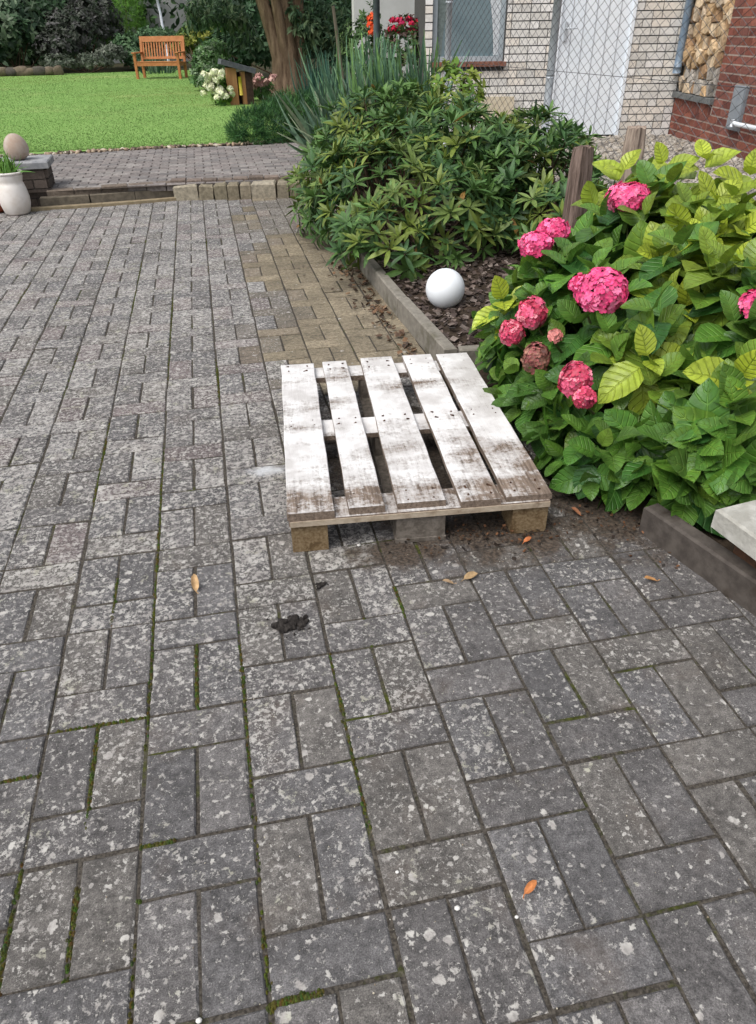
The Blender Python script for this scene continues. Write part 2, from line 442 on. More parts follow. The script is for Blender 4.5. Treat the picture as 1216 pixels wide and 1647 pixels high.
# driveway: joint bed and the stones laid in it
M_joint = joint_mat()
drive = sheet('driveway', -4.2, 1.75, -2.2, 5.75, -0.0046, M_joint)
M_pave_o = paving_mat('concrete_block', 'object'); M_pave_a = paving_mat('concrete_block_far', 'attr')
def edge_x(y):
    return float(np.interp(y, [-2.2, -0.1, 0.4, 0.9, 1.6, 2.55, 3.2, 5.6], [1.78, 1.44, 1.33, 1.25, 1.13, 1.09, 1.25, 1.25]))
OFF = {-2: 0.0, -1: 0.1, 0: 0.0, 1: 0.1, 2: 0.2, 3: 0.0, 4: 0.1, 5: 0.0, 6: 0.1, 7: 0.2}
rng = np.random.default_rng(11); R0 = random.Random(5)
def brick_tint(x, y):
    a = rng.uniform(0.89, 1.10)
    r = rng.random()
    clean = 0.0
    if y > 1.55:
        clean = np.clip((x - (0.44 + 0.10 * math.sin(y * 5.1) + rng.normal() * 0.06)) / 0.16, 0, 1)
        if 4.2 < y < 5.5 and x > 0.62: clean *= 0.35
    g = np.array([0.104, 0.098, 0.096])
    if r < 0.25: g = np.array([0.099, 0.095, 0.095])
    elif r < 0.44 and y > 0.55: g = np.array([0.120, 0.099, 0.097])
    elif r < 0.56: g = np.array([0.110, 0.102, 0.094])
    near = np.clip((0.75 - y) / 1.3, 0, 1)
    lich = (0.97 - 0.42 * near) * rng.uniform(0.76, 1.08)
    if x > 0.7 and y < 0.6: lich *= 0.8
    t = np.array([0.185, 0.155, 0.108]) * rng.uniform(0.85, 1.15)
    c = (g * (1 - clean) + t * clean) * a
    return (float(c[0]), float(c[1]), float(c[2]), float(np.clip(lich * (1 - 0.93 * clean), 0, 1)))
bricks = []
for c in range(-21, 8):
    off = OFF.get(c, (0.1 * (c * 7 % 3)))
    k0 = -9; y0c = off
    for k in range(-20, 9):
        top = off - 0.3 * k
        for (cx, cy_, rot) in ((c * .2 + .1, top - .05, 0), (c * .2 + .05, top - .2, 1), (c * .2 + .15, top - .2, 1)):
            if cy_ < -1.9 or cy_ > 5.62 or cx > edge_x(cy_) + 0.07: continue
            if cx < -0.75 and cy_ > 5.50: continue
            bricks.append((cx, cy_, rot))
B = np.array(bricks)
u, v, z = pix(np.c_[B[:, 0], B[:, 1], 0 * B[:, 0]])
size = FOCAL * FOCAL * 1.19 / np.maximum(z, .3) ** 3
ok = (z > 0.2) & (u > -60) & (u < 1270) & (v > 0) & (v < 1720)
hid = (u > 480) & (u < 860) & (v > 600) & (v < 800)                      # under the pallet
hid |= (u > 890) & (v < 800)                                              # under the hydrangea
score = np.where(ok & ~hid, size, 0)
single = set(np.argsort(-score)[:300].tolist())
def brick_mesh(sx, sy, sz, ch, mat, name):
    # worn edges: five stations along each long side, each a little in or out
    b = MB(); rr = random.Random(int(sx * 1e5)); m = 5; vs = []; fs = []
    for s in (-1, 1):
        for lev in range(3):
            for i in range(m):
                f = i / (m - 1); x = -sx / 2 + sx * f; y = s * sy / 2
                if lev == 0: vs.append((x, y, -sz))
                elif lev == 1: vs.append((x, y, -ch * rr.uniform(.8, 1.6)))
                else:
                    j = ch * rr.uniform(.5, 1.5) + (ch * 1.2 if rr.random() < .12 else 0)
                    ex = ch * rr.uniform(.6, 1.5) if i in (0, m - 1) else 0
                    vs.append((x + (ex if i == 0 else -ex), y - s * j, rr.uniform(-.0006, .0004)))
    q = lambda s, l, i: s * 3 * m + l * m + i
    for i in range(m - 1):
        fs.append((q(0, 2, i), q(0, 2, i + 1), q(1, 2, i + 1), q(1, 2, i)))
        for l in (0, 1):
            fs.append((q(0, l, i), q(0, l, i + 1), q(0, l + 1, i + 1), q(0, l + 1, i))); fs.append((q(1, l, i + 1), q(1, l, i), q(1, l + 1, i), q(1, l + 1, i + 1)))
    for l in (0, 1):
        fs.append((q(1, l, 0), q(0, l, 0), q(0, l + 1, 0), q(1, l + 1, 0))); fs.append((q(0, l, m - 1), q(1, l, m - 1), q(1, l + 1, m - 1), q(0, l + 1, m - 1)))
    b.add(vs, fs); return b
BV = [brick_mesh(0.1930 + .0002 * k, 0.0930 + .0003 * (k % 3), 0.05, 0.0024 + .0003 * (k % 4), None, 'b') for k in range(8)]
bm_shared = [b.mesh('paving_brick', M_pave_o) for b in BV]
sv = []; sf = []; st = []; n0 = 0
for i, (cx, cy_, rot) in enumerate(bricks):
    w = R0.randrange(8)
    Mx = Matrix.Translation((cx + R0.gauss(0, .0010), cy_ + R0.gauss(0, .0010), R0.gauss(-0.0006, 0.0010))) @ \
        Matrix.Rotation((math.pi / 2 if rot else 0) + R0.gauss(0, .006) + (math.pi if R0.random() < .5 else 0), 4, 'Z') @ \
        Matrix.Rotation(R0.gauss(0, .009), 4, 'X') @ Matrix.Rotation(R0.gauss(0, .006), 4, 'Y')
    t = brick_tint(cx, cy_)
    if i in single:
        link('paving_brick', bm_shared[w], drive, Mx, color=t)
    else:
        vs = [Mx @ Vector(p) for p in BV[w].v]
        sv += [tuple(p) for p in vs]; sf += [tuple(a + n0 for a in f) for f in BV[w].f]; n0 += len(vs); st += [t] * len(vs)
me = np_mesh('paving_bricks', np.array(sv), np.array(sf), M_pave_a, np.array(st))
link('paving_bricks', me, drive)['kind'] = 'stuff'

# soft moss standing in the open joints between the columns
rng = np.random.default_rng(77)
mp = []
for c in (-1, 0, 1, -2, -3, -4):
    for _ in range(1900 if c in (0, -1, 1) else 800):
        y = rng.uniform(-0.9, 4.2)
        w_ = math.sin(y * 3.1 + c * 2.2) + math.sin(y * 7.7 + c) * 0.6 + (0.75 if c == 0 else 0.35 if c == -1 else -0.15)
        if w_ + rng.normal() * 0.3 + max(0, .5 - y) * .5 > 0.85: mp.append((c * .2 + rng.normal() * 0.0022, y, -0.0042))
for (c, y0, y1) in ((0.5, 0.0, 0.2), (2.5, 0.1, 0.2), (-0.5, -0.25, 0.0), (3.0, 0.18, 0.3), (-0.5, .3, .5), (2.0, -0.35, 0.1), (-.5, -.55, -.35)):
    for _ in range(110): mp.append((c * .2 + rng.normal() * 0.002, rng.uniform(y0, y1), -0.0042))
for (x0, x1, y) in ((-0.2, 0.0, 0.0), (.2, .28, -.6), (0.0, 0.06, -0.3), (-.4, -.2, -.1)):
    for _ in range(110): mp.append((rng.uniform(x0, x1), y + rng.normal() * 0.002, -0.0042))
mp = np.array(mp)
V_ = []; F_ = []
for i in range(5):
    a = 2 * math.pi * i / 5; V_.append((math.cos(a), math.sin(a), 0))
for i in range(5):
    a = 2 * math.pi * i / 5; V_.append((0.55 * math.cos(a), 0.55 * math.sin(a), 0.7))
V_.append((0, 0, 0.85))
for i in range(5):
    j = (i + 1) % 5; F_ += [(i, j, 5 + j, 5 + i)]
for i in range(0, 4, 2): F_ += [(5 + i, 5 + i + 1, 5 + (i + 2) % 5, 10)]
moss_t = (np.array(V_), np.array(F_), None)
Ms = np.zeros((len(mp), 4, 4)); s_ = rng.uniform(0.0016, 0.0042, len(mp)); Ms[:, 0, 0] = s_; Ms[:, 1, 1] = s_ * 1.6; Ms[:, 2, 2] = s_; Ms[:, 3, 3] = 1; Ms[:, :3, 3] = mp
tt = np.c_[rng.uniform(0.035, 0.085, len(mp)), rng.uniform(0.045, 0.085, len(mp)), rng.uniform(0.010, 0.022, len(mp)), np.ones(len(mp))]
M_moss = tinted_mat('moss', 'attr', 300, 0.95, 0.4, 0.6, 0.1)
mo = link('moss', instances('moss', moss_t, Ms, M_moss, tt, True)); tag(mo, 'green moss growing in the joints of the paving', 'moss', kind='stuff')

# planting bed: soil with a little relief
M_soil = simple('soil', (0.030, 0.022, 0.016), (0.060, 0.045, 0.033), 35, 0.95, 0.1, 0.9, c3=(0.085, 0.06, 0.045))
def soil_z(x, y):
    z = 0.055 + 0.075 * min(1, max(0, (x - 1.2) / 1.4))
    if y < 1.58: z = 0.012 + 0.10 * min(1, max(0, (x - 1.45) / 0.8))
    return z
def grid_soil(name, x0f, x1, y0, y1, nx, ny):
    vs = []; fs = []; r = random.Random(3)
    for j in range(ny + 1):
        y = y0 + (y1 - y0) * j / ny
        for i in range(nx + 1):
            xa = x0f(y); x = xa + (x1 - xa) * i / nx
            vs.append((x, y, soil_z(x, y) + (r.uniform(-.008, .012) if 0 < i < nx else 0)))
    for j in range(ny):
        for i in range(nx):
            a = j * (nx + 1) + i; fs.append((a, a + 1, a + nx + 2, a + nx + 1))
    b = MB(); b.add(vs, fs, True); o = b.build(name, M_soil); o['kind'] = 'structure'; return o
grid_soil('planting_bed', lambda y: edge_x(y) + 0.02, 3.0, 1.58, 8.6, 40, 120)
grid_soil('flower_bed', lambda y: edge_x(y) + 0.03, 3.0, -0.4, 1.565, 40, 50)

# yard by the house: pebbles over a bed
M_yard = simple('yard_bed', (0.14, 0.13, 0.115), (0.24, 0.22, 0.20), 30, 0.9, 0.2, 0.5)
sheet('yard', 2.95, 14, -1, 14, 0.05, M_yard)
rng = np.random.default_rng(21)
ico = bpy.data.meshes.new('tmp')
import bmesh
def ico_t(sub=1):
    b = bmesh.new(); bmesh.ops.create_icosphere(b, subdivisions=sub, radius=1.0)
    V = np.array([v.co[:] for v in b.verts]); F = np.array([[l.index for l in f.verts] for f in b.faces]); b.free(); return V, F, None
PEB = ico_t(1)
def rand_rot(rng, n):
    q = rng.normal(size=(n, 4)); q /= np.linalg.norm(q, axis=1, keepdims=True); w, x, y, z = q.T
    return np.stack([1 - 2 * (y * y + z * z), 2 * (x * y - z * w), 2 * (x * z + y * w), 2 * (x * y + z * w), 1 - 2 * (x * x + z * z), 2 * (y * z - x * w), 2 * (x * z - y * w), 2 * (y * z + x * w), 1 - 2 * (x * x + y * y)], 1).reshape(-1, 3, 3)
def rubble(name, P, smin, smax, flat, tints, mat, rng, tmpl=None, tilt=None):
    n = len(P); s = rng.uniform(smin, smax, n)
    S = np.zeros((n, 3, 3)); S[:, 0, 0] = s; S[:, 1, 1] = s * rng.uniform(0.5, 1, n); S[:, 2, 2] = s * flat
    if tilt is None: Rm = rand_rot(rng, n)
    else:
        a = rng.uniform(0, 6.28, n); b = rng.normal(size=n) * tilt; c = rng.normal(size=n) * tilt
        z = np.zeros(n); o = np.ones(n)
        Rz = np.stack([np.cos(a), -np.sin(a), z, np.sin(a), np.cos(a), z, z, z, o], 1).reshape(-1, 3, 3)
        Rx = np.stack([o, z, z, z, np.cos(b), -np.sin(b), z, np.sin(b), np.cos(b)], 1).reshape(-1, 3, 3)
        Ry = np.stack([np.cos(c), z, np.sin(c), z, o, z, -np.sin(c), z, np.cos(c)], 1).reshape(-1, 3, 3)
        Rm = Rx @ Ry @ Rz
    M = np.zeros((n, 4, 4)); M[:, :3, :3] = Rm @ S; M[:, :3, 3] = P; M[:, 3, 3] = 1
    return link(name, instances(name, tmpl or PEB, M, mat, tints, tmpl is None))
def tints(rng, n, cols, amp=0.2, a=1.0):
    c = np.array(cols)[rng.integers(0, len(cols), n)] * rng.uniform(1 - amp, 1 + amp, (n, 1))
    return np.c_[c, np.full(n, a)]
M_peb = tinted_mat('pebble', 'attr', 80, 0.8, 0.25, 0.4)
n = 7000
P = np.c_[rng.uniform(2.97, 5.75, n), rng.uniform(2.6, 7.75, n), np.full(n, 0.055)]
tag(rubble('gravel', P, 0.020, 0.042, 0.5, tints(rng, n, [(0.30, 0.275, 0.24), (0.38, 0.35, 0.31), (0.22, 0.20, 0.175), (0.33, 0.29, 0.235)]), M_peb, rng, None, 0.3),
    'beige pebbles covering the yard beside the brick shed', 'gravel', kind='stuff')

# garden path above the step, small red-brown bricks
M_pathbed = simple('path_joint', (0.05, 0.04, 0.033), (0.075, 0.06, 0.05), 40, 0.95, 0.1, 0.3)
path = sheet('garden_path', -2.3, 1.9, 5.63, 7.93, 0.113, M_pathbed)
M_pb_o = tinted_mat('path_brick', 'object', 45, 0.8, 0.35, 0.4); M_pb_a = tinted_mat('path_brick_far', 'attr', 45, 0.8, 0.35, 0.4)
pb = MB(); pb.box((0, 0, -0.025), (0.152, 0.092, 0.05), 0, 0.004); pbm = pb.mesh('path_brick', M_pb_o)
rng = np.random.default_rng(4); lst = []
for j in range(24):
    for i in range(-15, 13):
        x = i * 0.16 + (0.08 if j % 2 else 0); y = 5.70 + j * 0.097 - 0.055 * x
        if y > 7.88 or y < 5.66: continue
        lst.append((x, y))
L_ = np.array(lst); uu, vv, zz = pix(np.c_[L_[:, 0], L_[:, 1], 0 * L_[:, 0] + .12])
sc = np.where((uu > 70) & (uu < 485), 1 / zz, 0); sing = set(np.argsort(-sc)[:300].tolist())
sv = []; sf = []; st = []; n0 = 0
for i, (x, y) in enumerate(lst):
    c = np.array([(0.172, 0.153, 0.144), (0.19, 0.169, 0.158), (0.155, 0.143, 0.137), (0.21, 0.193, 0.180)][rng.integers(0, 4)]) * rng.uniform(.85, 1.2)
    t = (*[float(q) for q in c], 1.0)
    Mx = Matrix.Translation((x, y, 0.12 + rng.normal() * .0015)) @ Matrix.Rotation(-0.055 + rng.normal() * .01, 4, 'Z') @ Matrix.Rotation(rng.normal() * .012, 4, 'X')
    if i in sing: link('path_brick', pbm, path, Mx, color=t)
    else:
        sv += [tuple(Mx @ Vector(p)) for p in pb.v]; sf += [tuple(a + n0 for a in f) for f in pb.f]; n0 += len(pb.v); st += [t] * len(pb.v)
if sv: link('path_bricks', np_mesh('path_bricks', np.array(sv), np.array(sf), M_pb_a, np.array(st)), path)['kind'] = 'stuff'

# step between driveway and path
step = empty('step', (0, 5.5, 0)); step['kind'] = 'structure'
M_stone_o = tinted_mat('kerb_stone', 'object', 40, 0.85, 0.35, 0.5)
b = MB(); fs = [(-1.08, 5.58), (-0.7, 5.60), (-0.35, 5.65), (0.0, 5.69)]
for (xa, ya), (xb, yb) in zip(fs[:-1], fs[1:]):
    ang = math.atan2(yb - ya, xb - xa)
    b.box(((xa + xb) / 2, (ya + yb) / 2 + .06 - 5.5, 0.03), (math.hypot(xb - xa, yb - ya) - .006, 0.12, 0.10), ang, 0.006)
b.build('lower_riser', simple('riser', (0.10, 0.085, 0.065), (0.17, 0.145, 0.11), 25, 0.85, 0.2, 0.5), step)
r_ = random.Random(8)
x = -1.02
kb = MB(); kb.box((0, 0, 0), (0.205, 0.10, 0.06), 0, .006); kbm = kb.mesh('step_brick', M_stone_o)
while x < 0.0:
    y = float(np.interp(x, [p[0] for p in fs], [p[1] for p in fs])) + 0.10
    link('step_brick', kbm, step, Matrix.Translation((x + .1, y - 5.5, 0.093 + r_.uniform(-.004, .004))) @ Matrix.Rotation(0.09 + r_.gauss(0, .03), 4, 'Z'),
         color=(*(np.array((0.15, 0.12, 0.095)) * r_.uniform(.8, 1.2)).tolist(), 1)); x += 0.211
b = MB()
for (xa, ya), (xb, yb) in zip([(-1.3, 5.48), (-0.6, 5.525), (-0.3, 5.56)], [(-0.6, 5.525), (-0.3, 5.56), (0.0, 5.61)]):
    b.box(((xa + xb) / 2, (ya + yb) / 2 + .025 - 5.5, 0.010), (math.hypot(xb - xa, yb - ya), 0.05, 0.026), math.atan2(yb - ya, xb - xa), 0.004)
b.build('base_strip', simple('strip', (0.21, 0.165, 0.10), (0.28, 0.23, 0.15), 30, 0.8, 0.2, 0.3), step)
x = -0.02
for w_, cc in ((0.205, (0.30, 0.265, 0.20)), (0.125, (0.22, 0.19, 0.135)), (0.11, (0.19, 0.165, 0.115)), (0.10, (0.2, 0.17, 0.12)), (0.095, (0.24, 0.205, 0.15)), (0.21, (0.30, 0.265, 0.205)), (0.10, (0.22, 0.19, 0.14)), (0.21, (0.2, 0.17, 0.12))):
    y = 5.60 - 0.17 * (x + 0.02) + r_.uniform(-.006, .006)
    k = MB(); k.box((0, 0, 0), (w_ - .008, 0.19, 0.125), 0, 0.012)
    o = k.build('kerb_stone', M_stone_o, step); o.color = (*cc, 1)
    o.location = (x + w_ / 2, y + .095 - 5.5, 0.052 + r_.uniform(-.006, .006)); o.rotation_euler = (r_.gauss(0, .02), r_.gauss(0, .03), -0.17 + r_.gauss(0, .02)); x += w_
for i in range(9):
    o = link('step_brick', kbm, step, Matrix.Translation((0.02 + i * 0.208 * .62, 5.77 - 0.12 * i * .13 - 5.5, 0.108 + r_.uniform(-.006, .01))) @ Matrix.Rotation(-.1 + r_.gauss(0, .05), 4, 'Z') @ Matrix.Scale(.6, 4, (1, 0, 0)),
             color=(*(np.array((0.15, 0.118, 0.098)) * r_.uniform(.75, 1.25)).tolist(), 1))

# lawn
M_lawn = simple('lawn_earth', (0.16, 0.28, 0.075), (0.19, 0.315, 0.09), 1.3, 0.95, 0.05, 0.3, c3=(0.25, 0.33, 0.11))
lb = MB(); edge = [(-14, 7.4), (-4, 7.62), (-2, 7.78), (-1, 7.9), (0, 7.98), (0.9, 8.02), (1.3, 8.6), (1.4, 13), (1.2, 20), (1.4, 25.5), (-2.2, 25.2), (-14, 25.6)]
lb.add([(x, y, 0.125) for x, y in edge], [tuple(range(len(edge)))]); o = lb.build('lawn', M_lawn); o['kind'] = 'structure'
sheet('back_garden', -40, 40, 7.95, 70, 0.10, simple('garden_soil', (0.045, 0.035, 0.025), (0.04, 0.05, 0.02), 3, 0.95, 0.1, 0.3))
rng = np.random.default_rng(31)
n = 90000
y = 8.0 + 17.2 * rng.random(n) ** 1.8; x = rng.uniform(-6.2, 1.35, n)
keep = (y > np.interp(x, [p[0] for p in edge[:7]], [p[1] for p in edge[:7]])) & (x > -1.6 - (y + 1.1) * 0.31)
x, y = x[keep], y[keep]; n = len(x)
h = rng.uniform(0.005, 0.015, n) * (1 + 0.4 * (rng.random(n) < 0.08)); a = rng.uniform(0, 6.28, n); w = rng.uniform(0.004, 0.008, n) * (1 + y / 18); ln = rng.normal(size=(n, 2)) * 0.35 * h[:, None]
V = np.stack([np.c_[x - w * np.cos(a), y - w * np.sin(a), np.full(n, .12)], np.c_[x + w * np.cos(a), y + w * np.sin(a), np.full(n, .12)], np.c_[x + ln[:, 0], y + ln[:, 1], .125 + h]], 1).reshape(-1, 3)
F = np.arange(3 * n).reshape(-1, 3)
gt = tints(rng, n, [(0.175, 0.305, 0.082), (0.20, 0.33, 0.095), (0.155, 0.275, 0.072), (0.25, 0.345, 0.12)], .12)
pt = 1 + .13 * np.sin(x * 1.3 + .7 * y) * np.sin(.9 * y - .4 * x) + .08 * np.sin(x * 4.1 - 2.3 * y)
gt[:, :3] *= np.clip(pt, .75, 1.25)[:, None]; gt[:, 0] *= 1 + .22 * np.clip(np.sin(x * .8 + 1.7 * np.sin(y * .5)), 0, 1)
M_leaf_a = leaf_mat('foliage_plain', 'attr', 0, 0.55, 0.25, 0.25)
g = link('grass', np_mesh('grass', V, F, M_leaf_a, np.repeat(gt, 3, 0))); tag(g, 'short mown grass of the bright green lawn', 'grass', kind='stuff')
# pale stones and litter along the lawn edge
rng = np.random.default_rng(32); n = 420
x = rng.uniform(-3.2, 1.0, n); y = np.interp(x, [p[0] for p in edge[:7]], [p[1] for p in edge[:7]]) - rng.uniform(0.0, 0.09, n)
tag(rubble('edge_gravel', np.c_[x, y, np.full(n, .125)], 0.012, 0.04, 0.5, tints(rng, n, [(0.36, 0.28, 0.20), (0.45, 0.40, 0.32), (0.15, 0.11, 0.08), (0.28, 0.20, 0.14), (0.1, 0.08, 0.06)]), M_peb, rng, None, .4),
    'pale stones and litter along the near edge of the lawn', 'gravel', kind='stuff')

# edging of the planting bed and kerb of the flower bed
M_conc = simple('concrete', (0.17, 0.155, 0.13), (0.24, 0.22, 0.185), 30, 0.85, 0.25, 0.5, c3=(0.12, 0.11, 0.08))
def beam(name, p, q, w, z0, z1, mat, ch=0.006, side=1):
    """a concrete edging stone from p to q whose outer face runs along p-q"""
    d = Vector((q[0] - p[0], q[1] - p[1], 0)); L = d.length; a = math.atan2(d.y, d.x)
    nn = Vector((d.y, -d.x, 0)).normalized() * side
    m = Vector(((p[0] + q[0]) / 2, (p[1] + q[1]) / 2, 0)) + nn * w / 2
    b = MB(); b.box((0, 0, (z1 - z0) / 2), (L - .004, w, z1 - z0), 0, ch)
    o = b.build(name, mat); o.location = (m.x, m.y, z0); o.rotation_euler = (0, 0, a); return o
tag(beam('edging_stone', (1.115, 1.60), (1.088, 2.30), 0.055, -0.03, 0.10, M_conc), 'concrete edging stone beside the white ball, meeting the corner of the bed', 'edging')
tag(beam('edging_stone', (1.088, 2.305), (1.070, 3.3), 0.055, -0.03, 0.095, M_conc), 'concrete edging stone whose far end runs under the rhododendron', 'edging')
tag(beam('edging_stone', (1.172, 1.575), (2.2, 1.46), 0.05, -0.03, 0.10, M_conc, side=-1), 'concrete edging stone between the pallet and the mulch, running under the hydrangea', 'edging')
M_kerb = simple('kerb', (0.055, 0.046, 0.040), (0.10, 0.086, 0.074), 25, 0.8, 0.25, 0.5, c3=(0.045, 0.033, 0.025))
tag(beam('kerb', (1.445, -0.10), (1.325, 0.38), 0.05, -0.05, 0.085, M_kerb), 'dark concrete kerb along the paving below the hydrangea, in front of the pale slab', 'kerb')
tag(beam('kerb', (1.95, -1.8), (1.446, -0.108), 0.05, -0.05, 0.085, M_kerb), 'dark concrete kerb continuing along the paving past the frame', 'kerb')
M_slab = simple('pale_slab', (0.31, 0.30, 0.265), (0.46, 0.45, 0.41), 22, 0.8, 0.3, 0.8, c3=(0.19, 0.18, 0.145))
b = MB(); b.box((0.19, -0.19, 0.03), (0.38, 0.36, 0.055), 0, 0.006)
o = b.build('stone_slab', M_slab); o.location = (1.372, 0.175, 0.150); o.rotation_euler = (0, 0, rad(8)); tag(o, 'pale concrete slab lying on the bed behind the dark kerb under hydrangea leaves', 'slab')
b = MB(); b.box((0.16, -0.17, 0.0), (0.30, 0.34, 0.07), 0, 0.004)
o = b.build('rusty_block', simple('rust_earth', (0.05, 0.028, 0.018), (0.10, 0.05, 0.03), 30, 0.9, 0.2, 0.7)); o.location = (1.425, 0.135, 0.113); o.rotation_euler = (0, 0, rad(9)); tag(o, 'rust brown block of earth under the front edge of the pale slab', 'block')

# bark mulch round the ball
rng = np.random.default_rng(41)
chip_b = MB(); chip_b.box((0, 0, 0), (2, 2, 2)); CH = (np.array(chip_b.v), np.array(chip_b.f), None)
CH[0][:4, :2] *= 0.7
n = 4200
x = 1.16 + 1.2 * rng.random(n) ** 1.1; y = rng.uniform(1.60, 4.0, n)
P = np.c_[x, y, [soil_z(a, b) + 0.006 + 0.012 * rng.random() for a, b in zip(x, y)]]
M_bark = tinted_mat('bark', 'attr', 70, 0.7, 0.4, 0.5, 0.3)
def chips(name, P, smin, smax, cols, label, cat, sm=0.35, amp=.3):
    o = rubble(name, P, smin, smax, 0.16, tints(rng, len(P), cols, amp), M_bark, rng, CH, sm); return tag(o, label, cat, kind='stuff')
chips('bark_mulch', P, 0.005, 0.018, [(0.055, 0.038, 0.032), (0.080, 0.057, 0.047), (0.13, 0.098, 0.082), (0.035, 0.025, 0.020), (0.18, 0.145, 0.125)], 'brown bark chips covering the bed around the white ball', 'mulch')
# litter: dead leaves below the shrub along the edging, earth by the pallet
n = 190
t_ = rng.random(n); y = 1.75 + 1.6 * t_; x = 1.075 - 0.02 - np.abs(rng.normal(size=n)) * (0.03 + 0.09 * t_)
chips('leaf_litter', np.c_[x, y, np.full(n, .006) + rng.random(n) * .01], 0.004, 0.015, [(0.13, 0.072, 0.038), (0.17, 0.11, 0.065), (0.08, 0.048, 0.03), (0.05, 0.035, 0.025)], 'dead brown leaves gathered along the bed edging below the shrub', 'leaf litter', .4)
n = 900
a = rng.uniform(0, 6.28, n); rr = np.abs(rng.normal(size=n)) * 0.5
x = 1.33 + rr * np.cos(a) * 0.22; y = 0.62 + rr * np.sin(a) * 0.36
n2 = 260; x = np.r_[x, rng.normal(0.92, 0.14, n2)]; y = np.r_[y, rng.normal(0.46, 0.045, n2)]
chips('loose_earth', np.c_[x, y, np.full(len(x), .003) + rng.random(len(x)) * .01], 0.0015, 0.006, [(0.03, 0.02, 0.014), (0.06, 0.035, 0.02), (0.02, 0.015, 0.012), (0.12, 0.055, 0.025)], 'loose dark earth and needles spilled on the paving between pallet and hydrangea', 'earth', .5)

# ------------------------------------------------------------------ the shed of white brick
CORNER = (5.68, 7.68, 0.05)
M_wbrick = tinted_mat('white_brick', 'object', 30, 0.8, 0.12, 0.4); M_wbrick_a = tinted_mat('white_brick_far', 'attr', 30, 0.8, 0.12, 0.4)
M_rbrick = tinted_mat('red_brick', 'object', 40, 0.85, 0.3, 0.5); M_rbrick_a = tinted_mat('red_brick_far', 'attr', 40, 0.85, 0.3, 0.5)
M_wmortar = simple('dark_mortar', (0.07, 0.068, 0.065), (0.12, 0.115, 0.11), 40, 0.95, 0.1, 0.3)
M_rmortar = simple('pale_mortar', (0.33, 0.27, 0.23), (0.42, 0.35, 0.30), 40, 0.95, 0.1, 0.3)
M_white = simple('white_paint', (0.74, 0.79, 0.84), (0.80, 0.84, 0.88), 4, 0.45, 0.4, 0.02)
M_grey_metal = simple('zinc', (0.42, 0.45, 0.48), (0.52, 0.55, 0.58), 30, 0.5, 0.5, 0.1, 0.3)

def lay_bricks(root, spans, ztop, z0, course, mod, hgt, yface, depth, mat_o, mat_a, cols, rng, name='brick', cap=300, amp=0.1):
    """courses of bricks; spans(z) gives the free stretches [x0,x1] of a course"""
    bb = MB(); bb.box((0, 0, 0), (mod - .010, depth, hgt), 0, 0.0)
    me = bb.mesh(name, mat_o); lst = []
    nrow = int((ztop - z0) / course)
    for j in range(nrow):
        zc = z0 + (j + .5) * course
        for (a, b_) in spans(zc):
            x = a - (0.5 * mod if j % 2 else 0.0)
            while x < b_ - 0.02:
                L = mod
                if rng.random() < 0.18: L = mod * 0.5
                xa, xb = max(x, a), min(x + L, b_)
                if xb - xa > 0.035: lst.append((xa, xb, zc))
                x += L
    sv = []; sf = []; st = []; n0 = 0
    for i, (xa, xb, zc) in enumerate(lst):
        t = (*[float(q) for q in np.array(cols[rng.integers(0, len(cols))]) * rng.uniform(1 - amp, 1 + amp)], 1.0)
        M = Matrix.Translation(((xa + xb) / 2, yface + rng.normal() * .0012, zc)) @ Matrix.Diagonal(((xb - xa - .010) / (mod - .010), 1, 1, 1))
        if i < cap: link(name, me, root, M, color=t)
        else:
            sv += [tuple(M @ Vector(p)) for p in bb.v]; sf += [tuple(a + n0 for a in f) for f in bb.f]; n0 += 8; st += [t] * 8
    if sv: link('brickwork', np_mesh('brickwork', np.array(sv), np.array(sf), mat_a, np.array(st)), root)['kind'] = 'stuff'

rng = np.random.default_rng(51)
shed = empty('white_brick_shed', CORNER, math.atan2(0.2, -0.98), 'white brick shed with dark joints, a white door and a window, behind the wire fence', 'shed')
b = MB(); D0, D1, WX0, WX1, WZ0, WZ1, WE = 0.60, 1.45, 2.02, 2.83, 0.75, 1.95, 2.92
def wall_piece(x0, x1, z0, z1): b.box(((x0 + x1) / 2, -0.132, (z0 + z1) / 2), (x1 - x0, 0.24, z1 - z0))
wall_piece(-0.6, D0, -0.1, 2.45); wall_piece(D1, WX0, -0.1, 2.45); wall_piece(WX1, WE, -0.1, 2.45)
wall_piece(D0, D1, 2.08, 2.45); wall_piece(WX0, WX1, -0.1, WZ0); wall_piece(WX0, WX1, WZ1, 2.45)
b.box((1.16, -2.3, 1.17), (3.5, 0.2, 2.5)); b.box((WE - .1, -1.2, 1.17), (0.2, 2.0, 2.5)); b.box((1.16, -1.2, 2.52), (3.6, 2.6, 0.12))
b.box((1.16, -1.2, 0.02), (3.3, 2.2, 0.06))
b.build('wall', M_wmortar, shed)
def w_span(z):
    s = []
    if z < 2.08: s.append((0.0, D0))
    else: s.append((0.0, D1))
    if z < 2.08: lo = D1
    else: lo = D1
    if WZ0 - .03 < z < WZ1: s += [(lo, WX0), (WX1, WE)]
    else: s.append((lo, WE))
    return s
lay_bricks(shed, w_span, 2.4, 0.0, 0.077, 0.205, 0.066, -0.012, 0.024, M_wbrick, M_wbrick_a, [(0.68, 0.66, 0.62), (0.72, 0.70, 0.67), (0.62, 0.60, 0.56), (0.70, 0.65, 0.58)], rng)
d = MB(); d.box(((D0 + D1) / 2, -0.05, 1.035), (D1 - D0 - .06, 0.05, 2.03)); door = d.build('door', M_white, shed)
d = MB()
for k in range(1, 6): d.box((D0 + .03 + k * (D1 - D0 - .06) / 6, -0.024, 1.035), (0.012, 0.004, 2.0))
